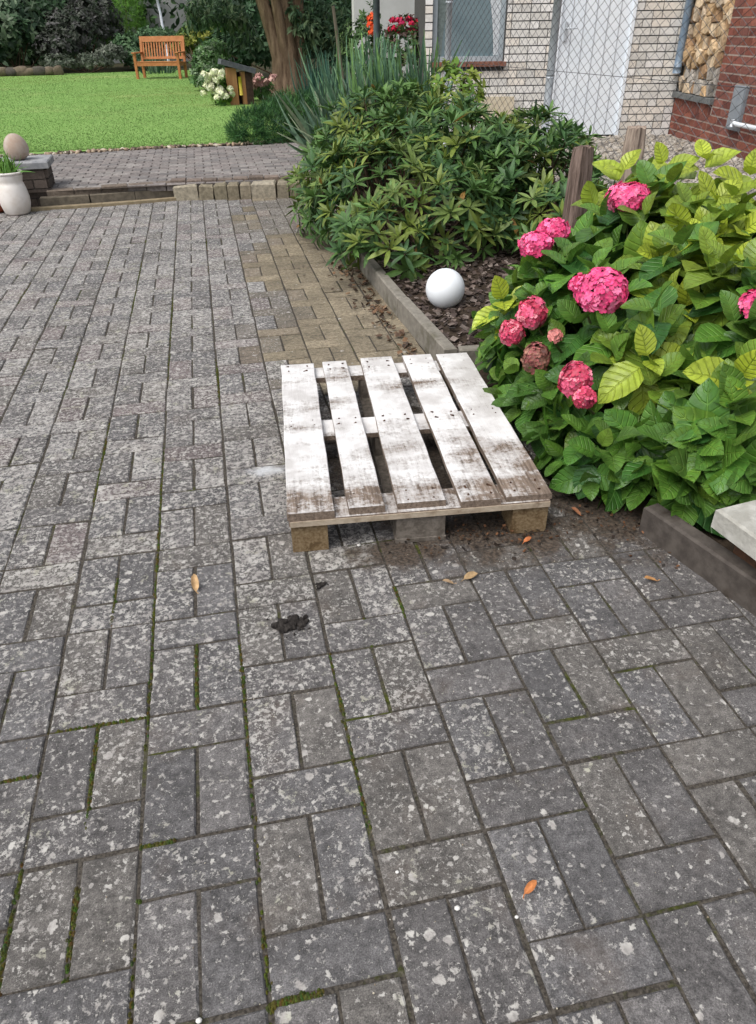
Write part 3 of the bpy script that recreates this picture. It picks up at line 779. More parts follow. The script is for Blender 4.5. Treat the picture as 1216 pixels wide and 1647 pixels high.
d.build('groove_shade', simple('groove_shade', (0.45, 0.47, 0.5), None, 5, 0.6, 0.2, 0), door)  # thin grey strips on a flat door; the shade of grooves put into colour
d = MB(); d.box((D0 + .018, -0.04, 1.04), (0.034, 0.10, 2.07)); d.box((D1 - .018, -0.04, 1.04), (0.034, 0.10, 2.07)); d.box(((D0 + D1) / 2, -0.04, 2.06), (D1 - D0 - .074, 0.10, 0.034)); d.build('door_frame', M_white, shed)
d = MB(); d.box((D1 - .10, -0.012, 1.05), (0.03, 0.02, 0.18)); d.tube([(D1 - .10, -.005, 1.08), (D1 - .10, .04, 1.08), (D1 - .21, .045, 1.08)], 0.008, 6); d.build('handle', M_grey_metal, door)
win = empty('window'); win.parent = shed
fw = MB(); x0, x1, z0, z1 = WX0 + .004, WX1 - .004, WZ0 + .03, WZ1 - .004
for (a, b_, c, e) in ((x0, x0 + .05, z0, z1), (x1 - .05, x1, z0, z1)): fw.box(((a + b_) / 2, -0.10, (c + e) / 2), (b_ - a, 0.06, e - c))
for (c, e) in ((z0, z0 + .05), (z1 - .05, z1)): fw.box(((x0 + x1) / 2, -0.10, (c + e) / 2), (x1 - x0 - .104, 0.06, e - c))
fw.build('frame', simple('frame_paint', (0.32, 0.37, 0.40), (0.38, 0.43, 0.46), 8, 0.5, 0.4, 0.02), win)
t = NT('glass'); P = t.pos(); t.base(t.mix(t.ramp(t.noise(P, 2.2, 4), 0.35, 0.65), (0.115, 0.165, 0.185), (0.17, 0.23, 0.25)), 0.12, 0.6)
g = MB(); g.box(((x0 + x1) / 2, -0.115, (z0 + z1) / 2), (x1 - x0 - .1, 0.008, z1 - z0 - .1)); g.build('pane', t.m, win)
M_curt = simple('lace', (0.42, 0.45, 0.47), (0.62, 0.64, 0.66), 60, 0.9, 0.1, 0.5)
def curtain(side):
    vs = []; fs = []; n = 24
    for i in range(n + 1):
        z = z0 + .055 + (z1 - z0 - .11) * i / n
        w = 0.055 + 0.22 * (i / n) ** 1.7
        xe = x0 + .052 if side < 0 else x1 - .052
        xi = xe + w if side < 0 else xe - w
        for k in range(9):
            q = k / 8; vs.append((xe + (xi - xe) * q, -0.108 + 0.0035 * math.sin(q * 22 + i * .1), z))
    for i in range(n):
        for k in range(8): a = i * 9 + k; fs.append((a, a + 1, a + 10, a + 9))
    c = MB(); c.add(vs, fs, True); return c
curtain(1).build('curtain', simple('shade_curtain', (0.13, 0.16, 0.15), (0.20, 0.24, 0.23), 40, 0.9, 0.1, 0.3), win)
c = curtain(-1); c.build('curtain', M_curt, win)
s = MB(); s.box(((WX0 + WX1) / 2, -0.03, WZ0 + .006), (WX1 - WX0 + .04, 0.17, 0.045)); s.build('sill', simple('clay_sill', (0.17, 0.07, 0.045), (0.24, 0.10, 0.065), 30, 0.7, 0.3, 0.3), win)

# things by the shed wall
b = MB(); b.box((0, 0, 0.22), (0.40, 0.03, 0.44), 0, 0.004, Matrix.Rotation(rad(10), 3, 'X'))
o = b.build('leaning_board', simple('beige_board', (0.42, 0.36, 0.26), (0.50, 0.44, 0.33), 20, 0.8, 0.2, 0.3))
pw = shed.matrix_basis
def wl(x, y, z): return Matrix.Translation(CORNER) @ Matrix.Rotation(math.atan2(0.2, -0.98), 4, 'Z') @ Vector((x, y, z))
o.location = wl(2.08, 0.10, 0.0); o.rotation_euler = (0, 0, math.atan2(0.2, -0.98)); tag(o, 'beige board leaning on the white brick wall below the window', 'board')
b = MB(); b.tube([(0, 0, 0), (0, 0, 0.42)], 0.011, 8); o = b.build('garden_stake', simple('green_paint', (0.01, 0.06, 0.04), (0.015, 0.08, 0.05), 30, 0.5, 0.4, 0.1)); o.location = wl(1.66, 0.25, 0); tag(o, 'short dark green stake in front of the white wall beside the fence post', 'stake')
b = MB(); b.tube([(0, 0, 0.70), (0, 0, 0.80), (0, 0, 2.4)], 0.042, 14); b.tube([(0, 0, 0.64), (0, 0, 0.70)], 0.046, 14)
o = b.build('drainpipe', simple('pipe_blue', (0.12, 0.18, 0.26), (0.22, 0.28, 0.34), 30, 0.35, 0.5, 0.1)); o.location = wl(0.06, 0.07, 0); tag(o, 'blue grey drainpipe in the corner between the white and the red wall', 'drainpipe')

# ------------------------------------------------------------------ the red brick wall with its niche of firewood
RA = math.atan2(-0.987, -0.16)
red = empty('red_brick_wall', CORNER, RA, 'red brick wall with a niche for firewood and a grey stone ledge', 'wall')
b = MB(); NX0, NX1, NZ0, NZ1 = 0.03, 1.02, 0.46, 1.95
def rw(x0, x1, z0, z1, y0=0.0015, y1=0.34): b.box(((x0 + x1) / 2, (y0 + y1) / 2, (z0 + z1) / 2), (x1 - x0, y1 - y0, z1 - z0))
rw(0.0, NX1, -0.1, 0.40); rw(NX1, 3.2, -0.1, 2.45); rw(0.0, NX1, NZ1, 2.45); rw(0.0, NX1, 0.40, NZ1, 0.345, 0.60)
b.build('wall', M_rmortar, red)
b = MB(); b.box((0.51, 0.14, 0.43), (1.02, 0.36, 0.055), 0, 0.005); b.build('ledge', simple('bluestone', (0.10, 0.11, 0.11), (0.17, 0.175, 0.17), 25, 0.75, 0.3, 0.4), red)
rng = np.random.default_rng(52)
RC = [(0.22, 0.078, 0.054), (0.185, 0.064, 0.048), (0.25, 0.092, 0.064), (0.145, 0.055, 0.044), (0.205, 0.084, 0.066)]
def r_span(z):
    if z < 0.27: return [(0.0, 3.2)]
    if z < 0.41: return [(NX1, 3.2)]
    return [(NX1, 3.2)] if z < NZ1 else [(0.0, 3.2)]
lay_bricks(red, r_span, 2.4, 0.0, 0.077, 0.215, 0.063, 0.010, 0.024, M_rbrick, M_rbrick_a, RC, rng, amp=.2, cap=280)
sb = MB(); sb.box((0, 0, 0), (0.060, 0.024, 0.118)); sbm = sb.mesh('soldier_brick', M_rbrick)
for k in range(14): link('soldier_brick', sbm, red, Matrix.Translation((0.037 + k * .0715, 0.010 + rng.normal() * .001, 0.338)), color=(*[float(q) for q in np.array(RC[rng.integers(0, 5)]) * rng.uniform(.8, 1.1)], 1))

RW = Matrix.Translation(CORNER) @ Matrix.Rotation(RA, 4, 'Z')
# split logs: a loose honeycomb of wedge shapes
pts = []
r2 = random.Random(9)
nx, nz = 11, 11
for j in range(nz):
    for i in range(nx):
        pts.append((NX0 + (i + .5 + (0.5 if j % 2 else 0) - .25 + r2.uniform(-.33, .33)) * (NX1 - NX0) / nx, NZ0 + (j + .5 + r2.uniform(-.33, .33)) * (NZ1 - NZ0) / nz))
def cell(k):
    px, pz = pts[k]; poly = [(NX0, NZ0), (NX1, NZ0), (NX1, NZ1), (NX0, NZ1)]
    for m, (qx, qz) in enumerate(pts):
        if m == k or abs(qx - px) > .3 or abs(qz - pz) > .35: continue
        mx, mz, dx, dz = (px + qx) / 2, (pz + qz) / 2, qx - px, qz - pz
        out = []
        for a in range(len(poly)):
            A, B_ = poly[a], poly[(a + 1) % len(poly)]
            da = (A[0] - mx) * dx + (A[1] - mz) * dz; db = (B_[0] - mx) * dx + (B_[1] - mz) * dz
            if da <= 0: out.append(A)
            if (da < 0) != (db < 0):
                s = da / (da - db); out.append((A[0] + (B_[0] - A[0]) * s, A[1] + (B_[1] - A[1]) * s))
        poly = out
        if not poly: return None
    return poly
t = NT('split_wood'); P = t.pos(); col, alp = t.tint('object')
k = t.math('MULTIPLY', t.ramp(t.noise(t.scale(P, (1, 1, .35)), 90, 5, 0.65), 0.25, 0.75, 0.65, 1.3), t.ramp(t.noise(P, 22, 4), 0.3, 0.7, 0.75, 1.2))
x = t.n('ShaderNodeVectorMath', operation='SCALE'); t.l(col, x.inputs[0]); t.put(x.inputs[3], k); M_log = t.base(x.outputs[0], 0.85, 0.15); t.bump(t.noise(P, 120, 5, .7), 0.6, 0.004)
for kk in range(len(pts)):
    poly = cell(kk)
    if not poly or len(poly) < 3: continue
    cx = sum(p[0] for p in poly) / len(poly); cz = sum(p[1] for p in poly) / len(poly)
    pr = [((p[0] - cx) * .97 * r2.uniform(.92, 1.0), (p[1] - cz) * .97 * r2.uniform(.93, 1.0)) for p in poly]
    off = r2.uniform(-0.045, 0.03); n = len(pr); tl = r2.uniform(-.03, .03)
    b = MB()
    vs = [(p[0] * .93, off + tl * p[0] / .05 * .4, p[1] * .93) for p in pr] + [(p[0], off + .012 + tl * p[0] / .05 * .4, p[1]) for p in pr] + [(p[0] * .97, 0.33, p[1] * .97) for p in pr]
    fs = [tuple(range(n)), tuple(reversed(range(2 * n, 3 * n)))]
    for q in (0, n):
        for a in range(n):
            c2 = (a + 1) % n; fs.append((q + c2, q + a, q + n + a, q + n + c2))
    b.add(vs, fs); o = b.build('split_log', M_log); o.matrix_local = RW @ Matrix.Translation((cx, 0, cz))
    cc = [(0.48, 0.355, 0.22), (0.40, 0.275, 0.155), (0.56, 0.44, 0.30), (0.31, 0.20, 0.115), (0.46, 0.37, 0.27)][r2.randrange(5)]
    if kk < nx * 2 and r2.random() < .6: cc = (0.36, 0.33, 0.29)
    o.color = (*(np.array(cc) * r2.uniform(.95, 1.3)).tolist(), 1)
    tag(o, 'split log with pale end grain stacked in the niche of the red brick wall', 'log', 'split logs stacked in the wall niche')

mb_ = empty('meter_box', tuple(RW @ Vector((1.60, -0.018, 0.42))), RA, 'flat grey box hung on the red brick wall beside the firewood', 'box')
M_box = simple('grey_plastic', (0.16, 0.18, 0.20), (0.22, 0.24, 0.26), 20, 0.5, 0.4, 0.1)
b = MB(); b.box((0, 0.0, 0), (0.25, 0.03, 0.38), 0, 0.006); b.build('case', M_box, mb_)
b = MB(); b.box((0, -0.018, 0), (0.22, 0.008, 0.35)); b.build('lid', simple('grey_lid', (0.20, 0.225, 0.25), (0.26, 0.285, 0.31), 12, 0.45, 0.4, 0.05), mb_)
b = MB(); b.tube([(0, 0, 0), (0.12, -.01, 0.0), (0.9, -.01, 0.01)], [0.018, 0.021, 0.021], 14); b.tube([(-.02, 0, -.03), (-.02, 0, 0.03)], 0.02, 10)
o = b.build('pipe', M_white); o.matrix_local = RW @ Matrix.Translation((1.70, -0.07, 0.30)); tag(o, 'white plastic pipe running along the red wall below the grey box', 'pipe')

# ------------------------------------------------------------------ chain-link fence and the wooden posts
fence = empty('wire_fence', (2.79, 4.74, 0.05), 0, 'chain-link wire fence on round zinc posts in front of the white shed', 'fence')
FL, FM = np.array([2.57, 6.64]), np.array([2.79, 4.74])
fd = (FM - FL) / np.linalg.norm(FM - FL); Lf = 6.6
M_wire = simple('wire', (0.05, 0.053, 0.056), (0.10, 0.104, 0.108), 60, 0.55, 0.4, 0.0, 0.2)
aw, hh, z0w, z1w = 0.050, 0.033, 0.03, 1.62
VV = []; FF = []; nv = 0; nj = int((z1w - z0w) / hh); r = 0.0020
nrm = np.array([fd[1], -fd[0]])
for k in range(int(Lf / aw)):
    pts_ = []
    for j in range(nj + 1):
        right = (j + k) % 2
        s = (k + right) * aw + (0.004 if right else -0.004) * 1.0; e = 0.0022 * (1 if right else -1)
        p = FL + fd * s + nrm * e
        pts_.append((p[0] - 2.79, p[1] - 4.74, z0w + j * hh))
    for p in pts_:
        for (dn, ds) in ((r, 0.0), (0.0, r * 1.25), (-r, 0.0), (0.0, -r * 1.25)):
            VV.append((p[0] + nrm[0] * dn + fd[0] * ds, p[1] + nrm[1] * dn + fd[1] * ds, p[2]))
    for j in range(nj):
        for q in range(4):
            q2 = (q + 1) % 4; a = nv + j * 4
            FF.append((a + q, a + q2, a + 4 + q2, a + 4 + q))
    nv += 4 * (nj + 1)
link('wire_mesh', np_mesh('wire_mesh', np.array(VV), np.array(FF), M_wire), fence)
def fpost(p, label=None):
    b = MB(); b.tube([(0, 0, -0.1), (0, 0, 1.68)], 0.029, 16); b.tube([(0, 0, 1.68), (0, 0, 1.70)], [0.031, 0.012], 16)
    o = b.build('post', M_grey_metal, fence, (p[0] - 2.79 - nrm[0] * .035, p[1] - 4.74 - nrm[1] * .035, 0))
    for z in (0.3, 0.8, 1.3):
        c = MB(); c.tube([(0, 0, z), (0, 0, z + .02)], 0.033, 12); c.build('clamp', M_grey_metal, o)
fpost(FL); fpost(FM); fpost(FL + fd * 5.6)
for z in (0.08, 0.85, 1.6):
    b = MB(); a = FL - np.array([2.79, 4.74]); e = FL + fd * Lf - np.array([2.79, 4.74]); b.tube([(a[0], a[1], z), (e[0], e[1], z)], 0.002, 6); b.build('tension_wire', M_wire, fence)

t = NT('weathered_wood'); P = t.obj(); n1 = t.noise(t.scale(P, (1, 1, .06)), 70, 7, 0.7); n2 = t.noise(t.scale(P, (1, 1, .25)), 14, 4)
c = t.mix(t.ramp(n1, 0.32, 0.68), (0.065, 0.045, 0.036), (0.27, 0.20, 0.17)); c = t.mix(t.ramp(n2, .5, .75, 0, .5), c, (0.09, 0.06, 0.045)); M_oldwood = t.base(c, 0.9, 0.1); t.bump(n1, 0.9, 0.01)
t = NT('pale_weathered_wood'); P = t.obj(); n1 = t.noise(t.scale(P, (1, 1, .06)), 60, 7, 0.7)
c = t.mix(t.ramp(n1, 0.32, 0.62), (0.13, 0.095, 0.075), (0.40, 0.32, 0.26)); M_palewood = t.base(c, 0.9, 0.1); t.bump(n1, 0.9, 0.01)
def wood_post(loc, r, h, lean, mat, label, seed):
    rr = random.Random(seed); b = MB(); n = 18; prof = [rr.uniform(.88, 1.1) for _ in range(n)]
    for q in (3, 8, 14): prof[q] *= .86
    vs = []; fs = []; lv = 9
    for i in range(lv):
        f = i / (lv - 1); z = -0.15 + (h + .15) * f; s = r * (1.04 - .08 * f) * (1 if i < lv - 1 else .86)
        for k in range(n):
            a = 2 * math.pi * k / n; s2 = s * prof[k] * rr.uniform(.975, 1.025)
            vs.append((s2 * math.cos(a) + lean[0] * z, s2 * math.sin(a) + lean[1] * z, z + (rr.uniform(-.008, .008) if i == lv - 1 else 0)))
    for i in range(lv - 1):
        for k in range(n):
            j = (k + 1) % n; fs.append((i * n + k, i * n + j, (i + 1) * n + j, (i + 1) * n + k))
    vs.append((lean[0] * h, lean[1] * h, h + .006)); c = len(vs) - 1
    for k in range(n): fs.append(((lv - 1) * n + k, (lv - 1) * n + (k + 1) % n, c))
    b.add(vs, fs, False); o = b.build('wooden_post', mat); o.location = loc; return tag(o, label, 'post', 'old wooden fence posts')
wood_post((1.925, 2.25, 0.07), 0.053, 0.655, (0.02, 0.02), M_oldwood, 'dark weathered wooden post between the rhododendron and the hydrangea', 3)
wood_post((2.53, 2.85, 0.10), 0.058, 0.625, (-0.02, 0.0), M_palewood, 'pale split wooden post behind the hydrangea, in front of the gravel yard', 6)

# ------------------------------------------------------------------ the pallet
pallet = empty('wooden_pallet', (0.357, 0.497, 0.0), rad(-5.0), 'wooden pallet with worn white paint lying on the grey paving', 'pallet')
t = NT('worn_white_paint'); P = t.obj(); S = t.sep(P)
gr = t.noise(t.scale(P, (1, .07, 1)), 110, 7, 0.7); bl = t.noise(P, 5.2, 5, 0.62); fine = t.noise(P, 70, 6, 0.75); bnd = t.noise(t.scale(P, (0.22, 1, 1)), 8.5, 4, 0.6)
wood = t.mix(t.ramp(gr, 0.3, 0.7), (0.095, 0.070, 0.054), (0.26, 0.20, 0.155))
near = t.ramp(S[1], 0.02, 0.42, -0.26, 0.07)
mk = t.math('ADD', t.math('ADD', t.math('MULTIPLY', t.math('SUBTRACT', bl, 0.5), 1.1), t.math('MULTIPLY', t.math('SUBTRACT', fine, 0.5), 0.95)), t.math('ADD', near, t.math('MULTIPLY', t.math('SUBTRACT', bnd, .5), 1.6)))
mk = t.math('ADD', mk, t.math('MULTIPLY', t.math('SUBTRACT', gr, 0.5), 0.55))
top_only = t.ramp(t.sep(t.n('ShaderNodeNewGeometry').outputs['Normal'])[2], 0.2, 0.6, -0.32, 0.17)
mk = t.math('ADD', mk, top_only)
pm = t.ramp(mk, -0.30, 0.30)
paint = t.mix(t.ramp(t.noise(P, 12, 4), 0.35, 0.7), (0.70, 0.69, 0.68), (0.50, 0.48, 0.465))
thin = t.mix(0.55, wood, paint)
c = t.mix(t.ramp(pm, 0.0, 0.5), wood, thin); c = t.mix(t.ramp(pm, 0.45, 1.0), c, paint)
M_pwood = t.base(c, 0.8, 0.2); t.bump(t.math('ADD', gr, t.math('MULTIPLY', pm, 0.5)), 0.5, 0.004)
M_raw = simple('raw_pine', (0.32, 0.255, 0.185), (0.44, 0.37, 0.285), 40, 0.8, 0.2, 0.5, src='obj', c3=(0.17, 0.12, 0.08))
M_chip = simple('chipboard', (0.15, 0.10, 0.052), (0.27, 0.20, 0.118), 130, 0.9, 0.1, 0.9, src='obj', c3=(0.11, 0.07, 0.035))
M_grey_blk = simple('grey_wood', (0.10, 0.085, 0.07), (0.19, 0.165, 0.14), 60, 0.85, 0.15, 0.6, src='obj')
def plank(x0a, x1a, x0b, x1b, y0, y1, z0, z1, seed):
    """board between its near and far ends, slightly uneven along its edges"""
    rr = random.Random(seed); n = 10; b = MB(); vs = []; fs = []
    for i in range(n + 1):
        f = i / n; y = y0 + (y1 - y0) * f; a = x0a + (x0b - x0a) * f + rr.uniform(-.0015, .0015); c = x1a + (x1b - x1a) * f + rr.uniform(-.0015, .0015)
        w = 0.0025 * math.sin(f * 3 + seed)
        e = .002
        vs += [(a, y, z0), (c, y, z0), (c, y, z1 - e + w), (c - e, y, z1 + w), (a + e, y, z1 + w), (a, y, z1 - e + w)]
    for i in range(n):
        for k in range(6):
            j = (k + 1) % 6; fs.append((i * 6 + k, i * 6 + j, i * 6 + 6 + j, i * 6 + 6 + k))
    fs.append((5, 4, 3, 2, 1, 0)); fs.append(tuple(n * 6 + q for q in range(6)))
    b.add([(v[0], v[1], v[2]) for v in vs], [tuple(reversed(f)) for f in fs]); return b
for q, (a, c, a2, c2, y1) in enumerate([(0.0, .124, 0.0, .124, 1.035), (.163, .260, .158, .250, 1.045), (.296, .428, .304, .428, 1.055), (.468, .580, .468, .580, 1.05), (.594, .722, .598, .722, 1.04)]):
    o = plank(a, c, a2, c2, 0.006 * (q % 3), y1, 0.107, 0.127, q + 1).build('deck_board', M_pwood, pallet)
M_nail = simple('rusty_nail', (0.05, 0.025, 0.015), (0.09, 0.045, 0.025), 90, 0.8, 0.3, 0)
for q, o in enumerate([c for c in pallet.children if c.name.startswith('deck_board')]):
    xs = [(0.0, .124), (.160, .255), (.300, .428), (.468, .580), (.596, .722)][q]; b = MB()
    for y0 in (.03, .075, .51, .545, .965, 1.01):
        for fx in (.22, .78): b.tube([(xs[0] + (xs[1] - xs[0]) * fx + R0.gauss(0, .006), y0 + R0.gauss(0, .006), .124)] * 1 + [(xs[0] + (xs[1] - xs[0]) * fx, y0, .1282)], .0028, 7)
    b.build('nails', M_nail, o)['kind'] = 'stuff'
for y0 in (0.0, 0.475, 0.935):
    o = plank(0.003, 0.719, 0.003, 0.719, y0, y0 + .105, 0.087, 0.1055, 7 + int(y0 * 9))
    o.build('cross_board', M_pwood if y0 > 0.1 else M_pwood, pallet)
b = MB(); b.box((0.361, -0.0015, 0.0955), (0.712, 0.004, 0.016)); b.build('board_edge', M_raw, pallet)
for i, (x0, w) in enumerate(((0.006, 0.098), (0.292, 0.135), (0.617, 0.100))):
    for j, y0 in enumerate((0.006, 0.48, 0.935)):
        b = MB(); hz = 0.0 if i != 1 else 0.016
        b.box((x0 + w / 2, y0 + .05, (0.086 + hz) / 2 - .001 + 0.0), (w, 0.10, 0.086 - hz), 0, 0.003)
        b.build('block', M_chip if i != 1 else M_grey_blk, pallet)
b = MB(); b.box((0.36, 0.52, 0.0075), (0.142, 1.03, 0.0145), 0, 0.002); b.build('bottom_board', M_grey_blk, pallet)

# ------------------------------------------------------------------ white ball lamp
ball = empty('ball_lamp', (1.30, 2.22, 0.062), 0, 'smooth white globe garden lamp resting on the bark mulch', 'lamp')
prof = [(0.0925 * math.cos(a), 0.0925 * math.sin(a) + 0.088) for a in np.linspace(-1.30, 1.5707, 26)]
t = NT('opal'); P = t.pos(); t.base((0.80, 0.83, 0.86), 0.35, 0.5); t.b.inputs['Subsurface Weight'].default_value = 0.15; t.b.inputs['Subsurface Radius'].default_value = (.02, .02, .02)
b = MB(); b.lathe(prof, n=48); b.build('globe', t.m, ball)
b = MB(); b.lathe([(0.034, -0.03), (0.034, 0.004), (0.028, 0.006)], n=24); b.build('base', simple('dark_plastic', (0.02, 0.02, 0.02), None, 20, 0.5, 0.3, 0), ball)

# ------------------------------------------------------------------ pillar with stone egg, pots
pil = empty('brick_pillar', (-1.10, 5.66, 0), rad(2), 'low dark brick pillar with a grey concrete cap at the end of the step', 'pillar')
b = MB(); b.box((-0.35, 0.17, 0.13), (0.89, 0.33, 0.30)); b.build('core', simple('pillar_mortar', (0.13, 0.115, 0.10), (0.18, 0.16, 0.14), 40, 0.95, 0.1, 0.3), pil)
M_pbrick = tinted_mat('pillar_brick', 'object', 50, 0.8, 0.3, 0.4)
for j in range(4):
    xs = [0.10, -0.11, -0.32, -0.53, -0.74] if j % 2 else [0.10, -0.005, -0.215, -0.425, -0.635, -.80]
    for i in range(len(xs) - 1):
        w = xs[i] - xs[i + 1] - .009
        m = MB(); m.box((0, 0, 0), (w, 0.02, 0.060)); o = m.build('brick', M_pbrick, pil, ((xs[i] + xs[i + 1]) / 2, 0.0, 0.033 + j * .068)); o.color = (*(np.array((0.10, 0.08, 0.068)) * r_.uniform(.75, 1.25)).tolist(), 1)
    ys = [0.0, 0.115, 0.33] if j % 2 else [0.0, 0.22, 0.33]
    for i in range(2):
        m = MB(); m.box((0, 0, 0), (0.02, ys[i + 1] - ys[i] - .009, 0.060)); o = m.build('brick', M_pbrick, pil, (0.102, (ys[i] + ys[i + 1]) / 2 + .008, 0.033 + j * .068)); o.color = (*(np.array((0.10, 0.08, 0.068)) * r_.uniform(.75, 1.25)).tolist(), 1)
b = MB(); b.box((-0.37, 0.17, 0.308), (1.02, 0.40, 0.050), 0, 0.008); b.build('cap', simple('cap_concrete', (0.20, 0.205, 0.22), (0.34, 0.34, 0.34), 14, 0.85, 0.25, 0.4, src='obj'), pil)
b = MB(); pr_ = []
for i in range(22):
    f = i / 21; a = math.pi * f; pr_.append((max(.001, 0.098 * math.sin(a) ** 0.9 * (1.12 - .38 * f)), 0.098 * (1 - math.cos(a)) * (0.98)))
b.lathe(pr_, n=32)
o = b.build('stone_egg', simple('sandstone', (0.36, 0.27, 0.21), (0.46, 0.40, 0.35), 9, 0.8, 0.2, 0.4, src='obj', c3=(0.30, 0.19, 0.12))); o.location = (-1.19, 5.80, 0.331); o.rotation_euler = (rad(3), rad(-4), 0.4); tag(o, 'egg shaped beige stone standing on the grey cap of the pillar', 'stone')
t = NT('glazed_white'); P = t.obj(); t.base(t.mix(t.ramp(t.noise(P, 9, 4), .4, .7), (0.72, 0.68, 0.64), (0.62, 0.56, 0.50)), 0.4, 0.4)
pot = empty('white_pot', (-1.225, 5.43, 0), 0, 'white glazed jug shaped pot on the paving in front of the brick pillar', 'pot')
b = MB(); b.lathe([(0.085, 0.0), (0.10, 0.012), (0.118, 0.07), (0.122, 0.12), (0.112, 0.18), (0.103, 0.215), (0.097, 0.222), (0.100, 0.24), (0.108, 0.27), (0.106, 0.285)], n=40); b.build('body', t.m, pot)
b = MB(); b.lathe([(0.106, 0.283), (0.116, 0.288), (0.118, 0.297), (0.112, 0.303), (0.098, 0.300), (0.094, 0.27), (0.05, 0.268)], n=40); rim = b.build('rim', t.m, pot); pot.scale = (.93, .93, 1.0)
b = MB(); b.lathe([(0.093, 0.27), (0.06, 0.282), (0.01, 0.284)], n=24); b.build('soil', M_soil, pot)
b = MB(); b.lathe([(0.10, 0.0), (0.125, 0.02), (0.14, 0.12), (0.15, 0.20), (0.155, 0.205), (0.155, 0.225), (0.135, 0.225), (0.13, 0.19), (0.05, 0.18)], n=36)
o = b.build('terracotta_pot', simple('terracotta', (0.30, 0.075, 0.035), (0.36, 0.10, 0.05), 10, 0.6, 0.3, 0.2, src='obj')); o.location = (-1.43, 5.585, 0); tag(o, 'red clay pot at the picture edge beside the white pot', 'pot')

# ------------------------------------------------------------------ bench
bench = empty('garden_bench', (-1.18, 21.15, 0.10), rad(-17), 'orange brown wooden slatted bench on the far side of the lawn', 'bench')
M_teak = simple('oiled_teak', (0.36, 0.135, 0.045), (0.46, 0.19, 0.07), 12, 0.55, 0.3, 0.1, src='obj', stretch=(1, 1, 1))
BWd, BD = 1.16, 0.56
def bpart(name, c, s, rot=None, par=None):
    b = MB(); b.box((0, 0, 0), s, 0, 0.004, rot); return b.build(name, M_teak, par or bench, c)
for x in (0.03, BWd - .03):
    bpart('leg', (x, 0.03, 0.31), (0.06, 0.06, 0.62)); bpart('leg', (x, BD - .03, 0.20), (0.06, 0.06, 0.40))
    bpart('back_post', (x, BD + .045, 0.67), (0.058, 0.05, 0.62), Matrix.Rotation(rad(-11), 3, 'X'))
    bpart('armrest', (x, BD / 2 - .02, 0.635), (0.08, BD + .06, 0.03)); bpart('side_rail', (x, BD / 2, 0.36), (0.035, BD - .12, 0.07))
bpart('front_rail', (BWd / 2, 0.03, 0.37), (BWd - .12, 0.035, 0.08))
for k in range(6): bpart('seat_slat', (BWd / 2, 0.045 + k * .088, 0.428 - k * .006), (BWd - .01, 0.075, 0.024))
bpart('top_rail', (BWd / 2, BD + .095, 0.935), (BWd + .0, 0.042, 0.13), Matrix.Rotation(rad(-11), 3, 'X'))
bpart('lower_rail', (BWd / 2, BD + .012, 0.50), (BWd - .12, 0.04, 0.06), Matrix.Rotation(rad(-11), 3, 'X'))
for k in range(15): bpart('back_slat', (0.085 + k * (BWd - .17) / 14, BD + .05, 0.70), (0.036, 0.018, 0.37), Matrix.Rotation(rad(-11), 3, 'X'))
bench.scale = (1.0, 1.0, 0.92)

# ------------------------------------------------------------------ little wooden house with a slate roof
hut = empty('bird_house', (0.93, 12.9, 0.10), rad(8), 'small wooden house on the lawn edge with two posts and a sloping slate roof', 'bird house')
M_hut = simple('larch', (0.32, 0.15, 0.065), (0.42, 0.22, 0.10), 18, 0.7, 0.2, 0.3, src='obj', stretch=(1, 1, .2)); M_dark = simple('dark_wood', (0.03, 0.018, 0.014), (0.06, 0.035, 0.025), 25, 0.8, 0.2, 0.3)
def hp(name, c, s, m, rot=None): b = MB(); b.box((0, 0, 0), s, 0, 0.004, rot); return b.build(name, m, hut, c)
hp('side_panel', (-0.09, 0, 0.27), (0.15, 0.16, 0.56), M_hut); hp('side_panel', (0.095, 0.02, 0.25), (0.07, 0.16, 0.48), M_hut); hp('side_panel', (0.18, 0.0, 0.25), (0.11, 0.18, 0.47), M_dark)['label'] = 'dark brown side panel'
hp('back_panel', (0.02, 0.09, 0.25), (0.2, 0.02, 0.46), M_dark)
hp('roof', (0.02, 0, 0.565), (0.56, 0.30, 0.075), simple('slate', (0.055, 0.06, 0.07), (0.10, 0.105, 0.115), 20, 0.6, 0.3, 0.3), Matrix.Rotation(rad(15), 3, 'Y'))
b = MB(); b.tube([(0, 0, 0), (0, 0, 0.26)], 0.028, 10); b.build('feeder_tube', simple('yellow', (0.55, 0.42, 0.04), (0.62, 0.5, 0.08), 15, 0.5, 0.3, 0), hut, (0.035, -0.06, 0.16))

# ------------------------------------------------------------------ hydrangea with pink heads
M_hyd_o = leaf_mat('hydrangea_leaf', 'object', 6.5, 0.36, 0.42, 0.25); M_hyd_a = leaf_mat('hydrangea_leaf_far', 'attr', 6.5, 0.36, 0.42, 0.25)
M_pet = tinted_mat('petals', 'attr', 90, 0.6, 0.2, 0.2)
M_stem = simple('green_stem', (0.07, 0.09, 0.03), (0.11, 0.10, 0.05), 40, 0.7, 0.2, 0.2)
M_twig = simple('twig', (0.09, 0.06, 0.04), (0.14, 0.10, 0.07), 40, 0.9, 0.1, 0.4)
HL = [leaf_tmpl(1, .76, 8, 2, f, d, 1.22, .03, .60) for f, d in ((.22, .22), (.30, .34), (.12, .14), (.35, .10))]
rng = np.random.default_rng(61)
hroot = empty('hydrangea', (1.75, 1.15, 0.03), 0, 'large hydrangea with pink flower heads and some yellow green leaves', 'hydrangea')
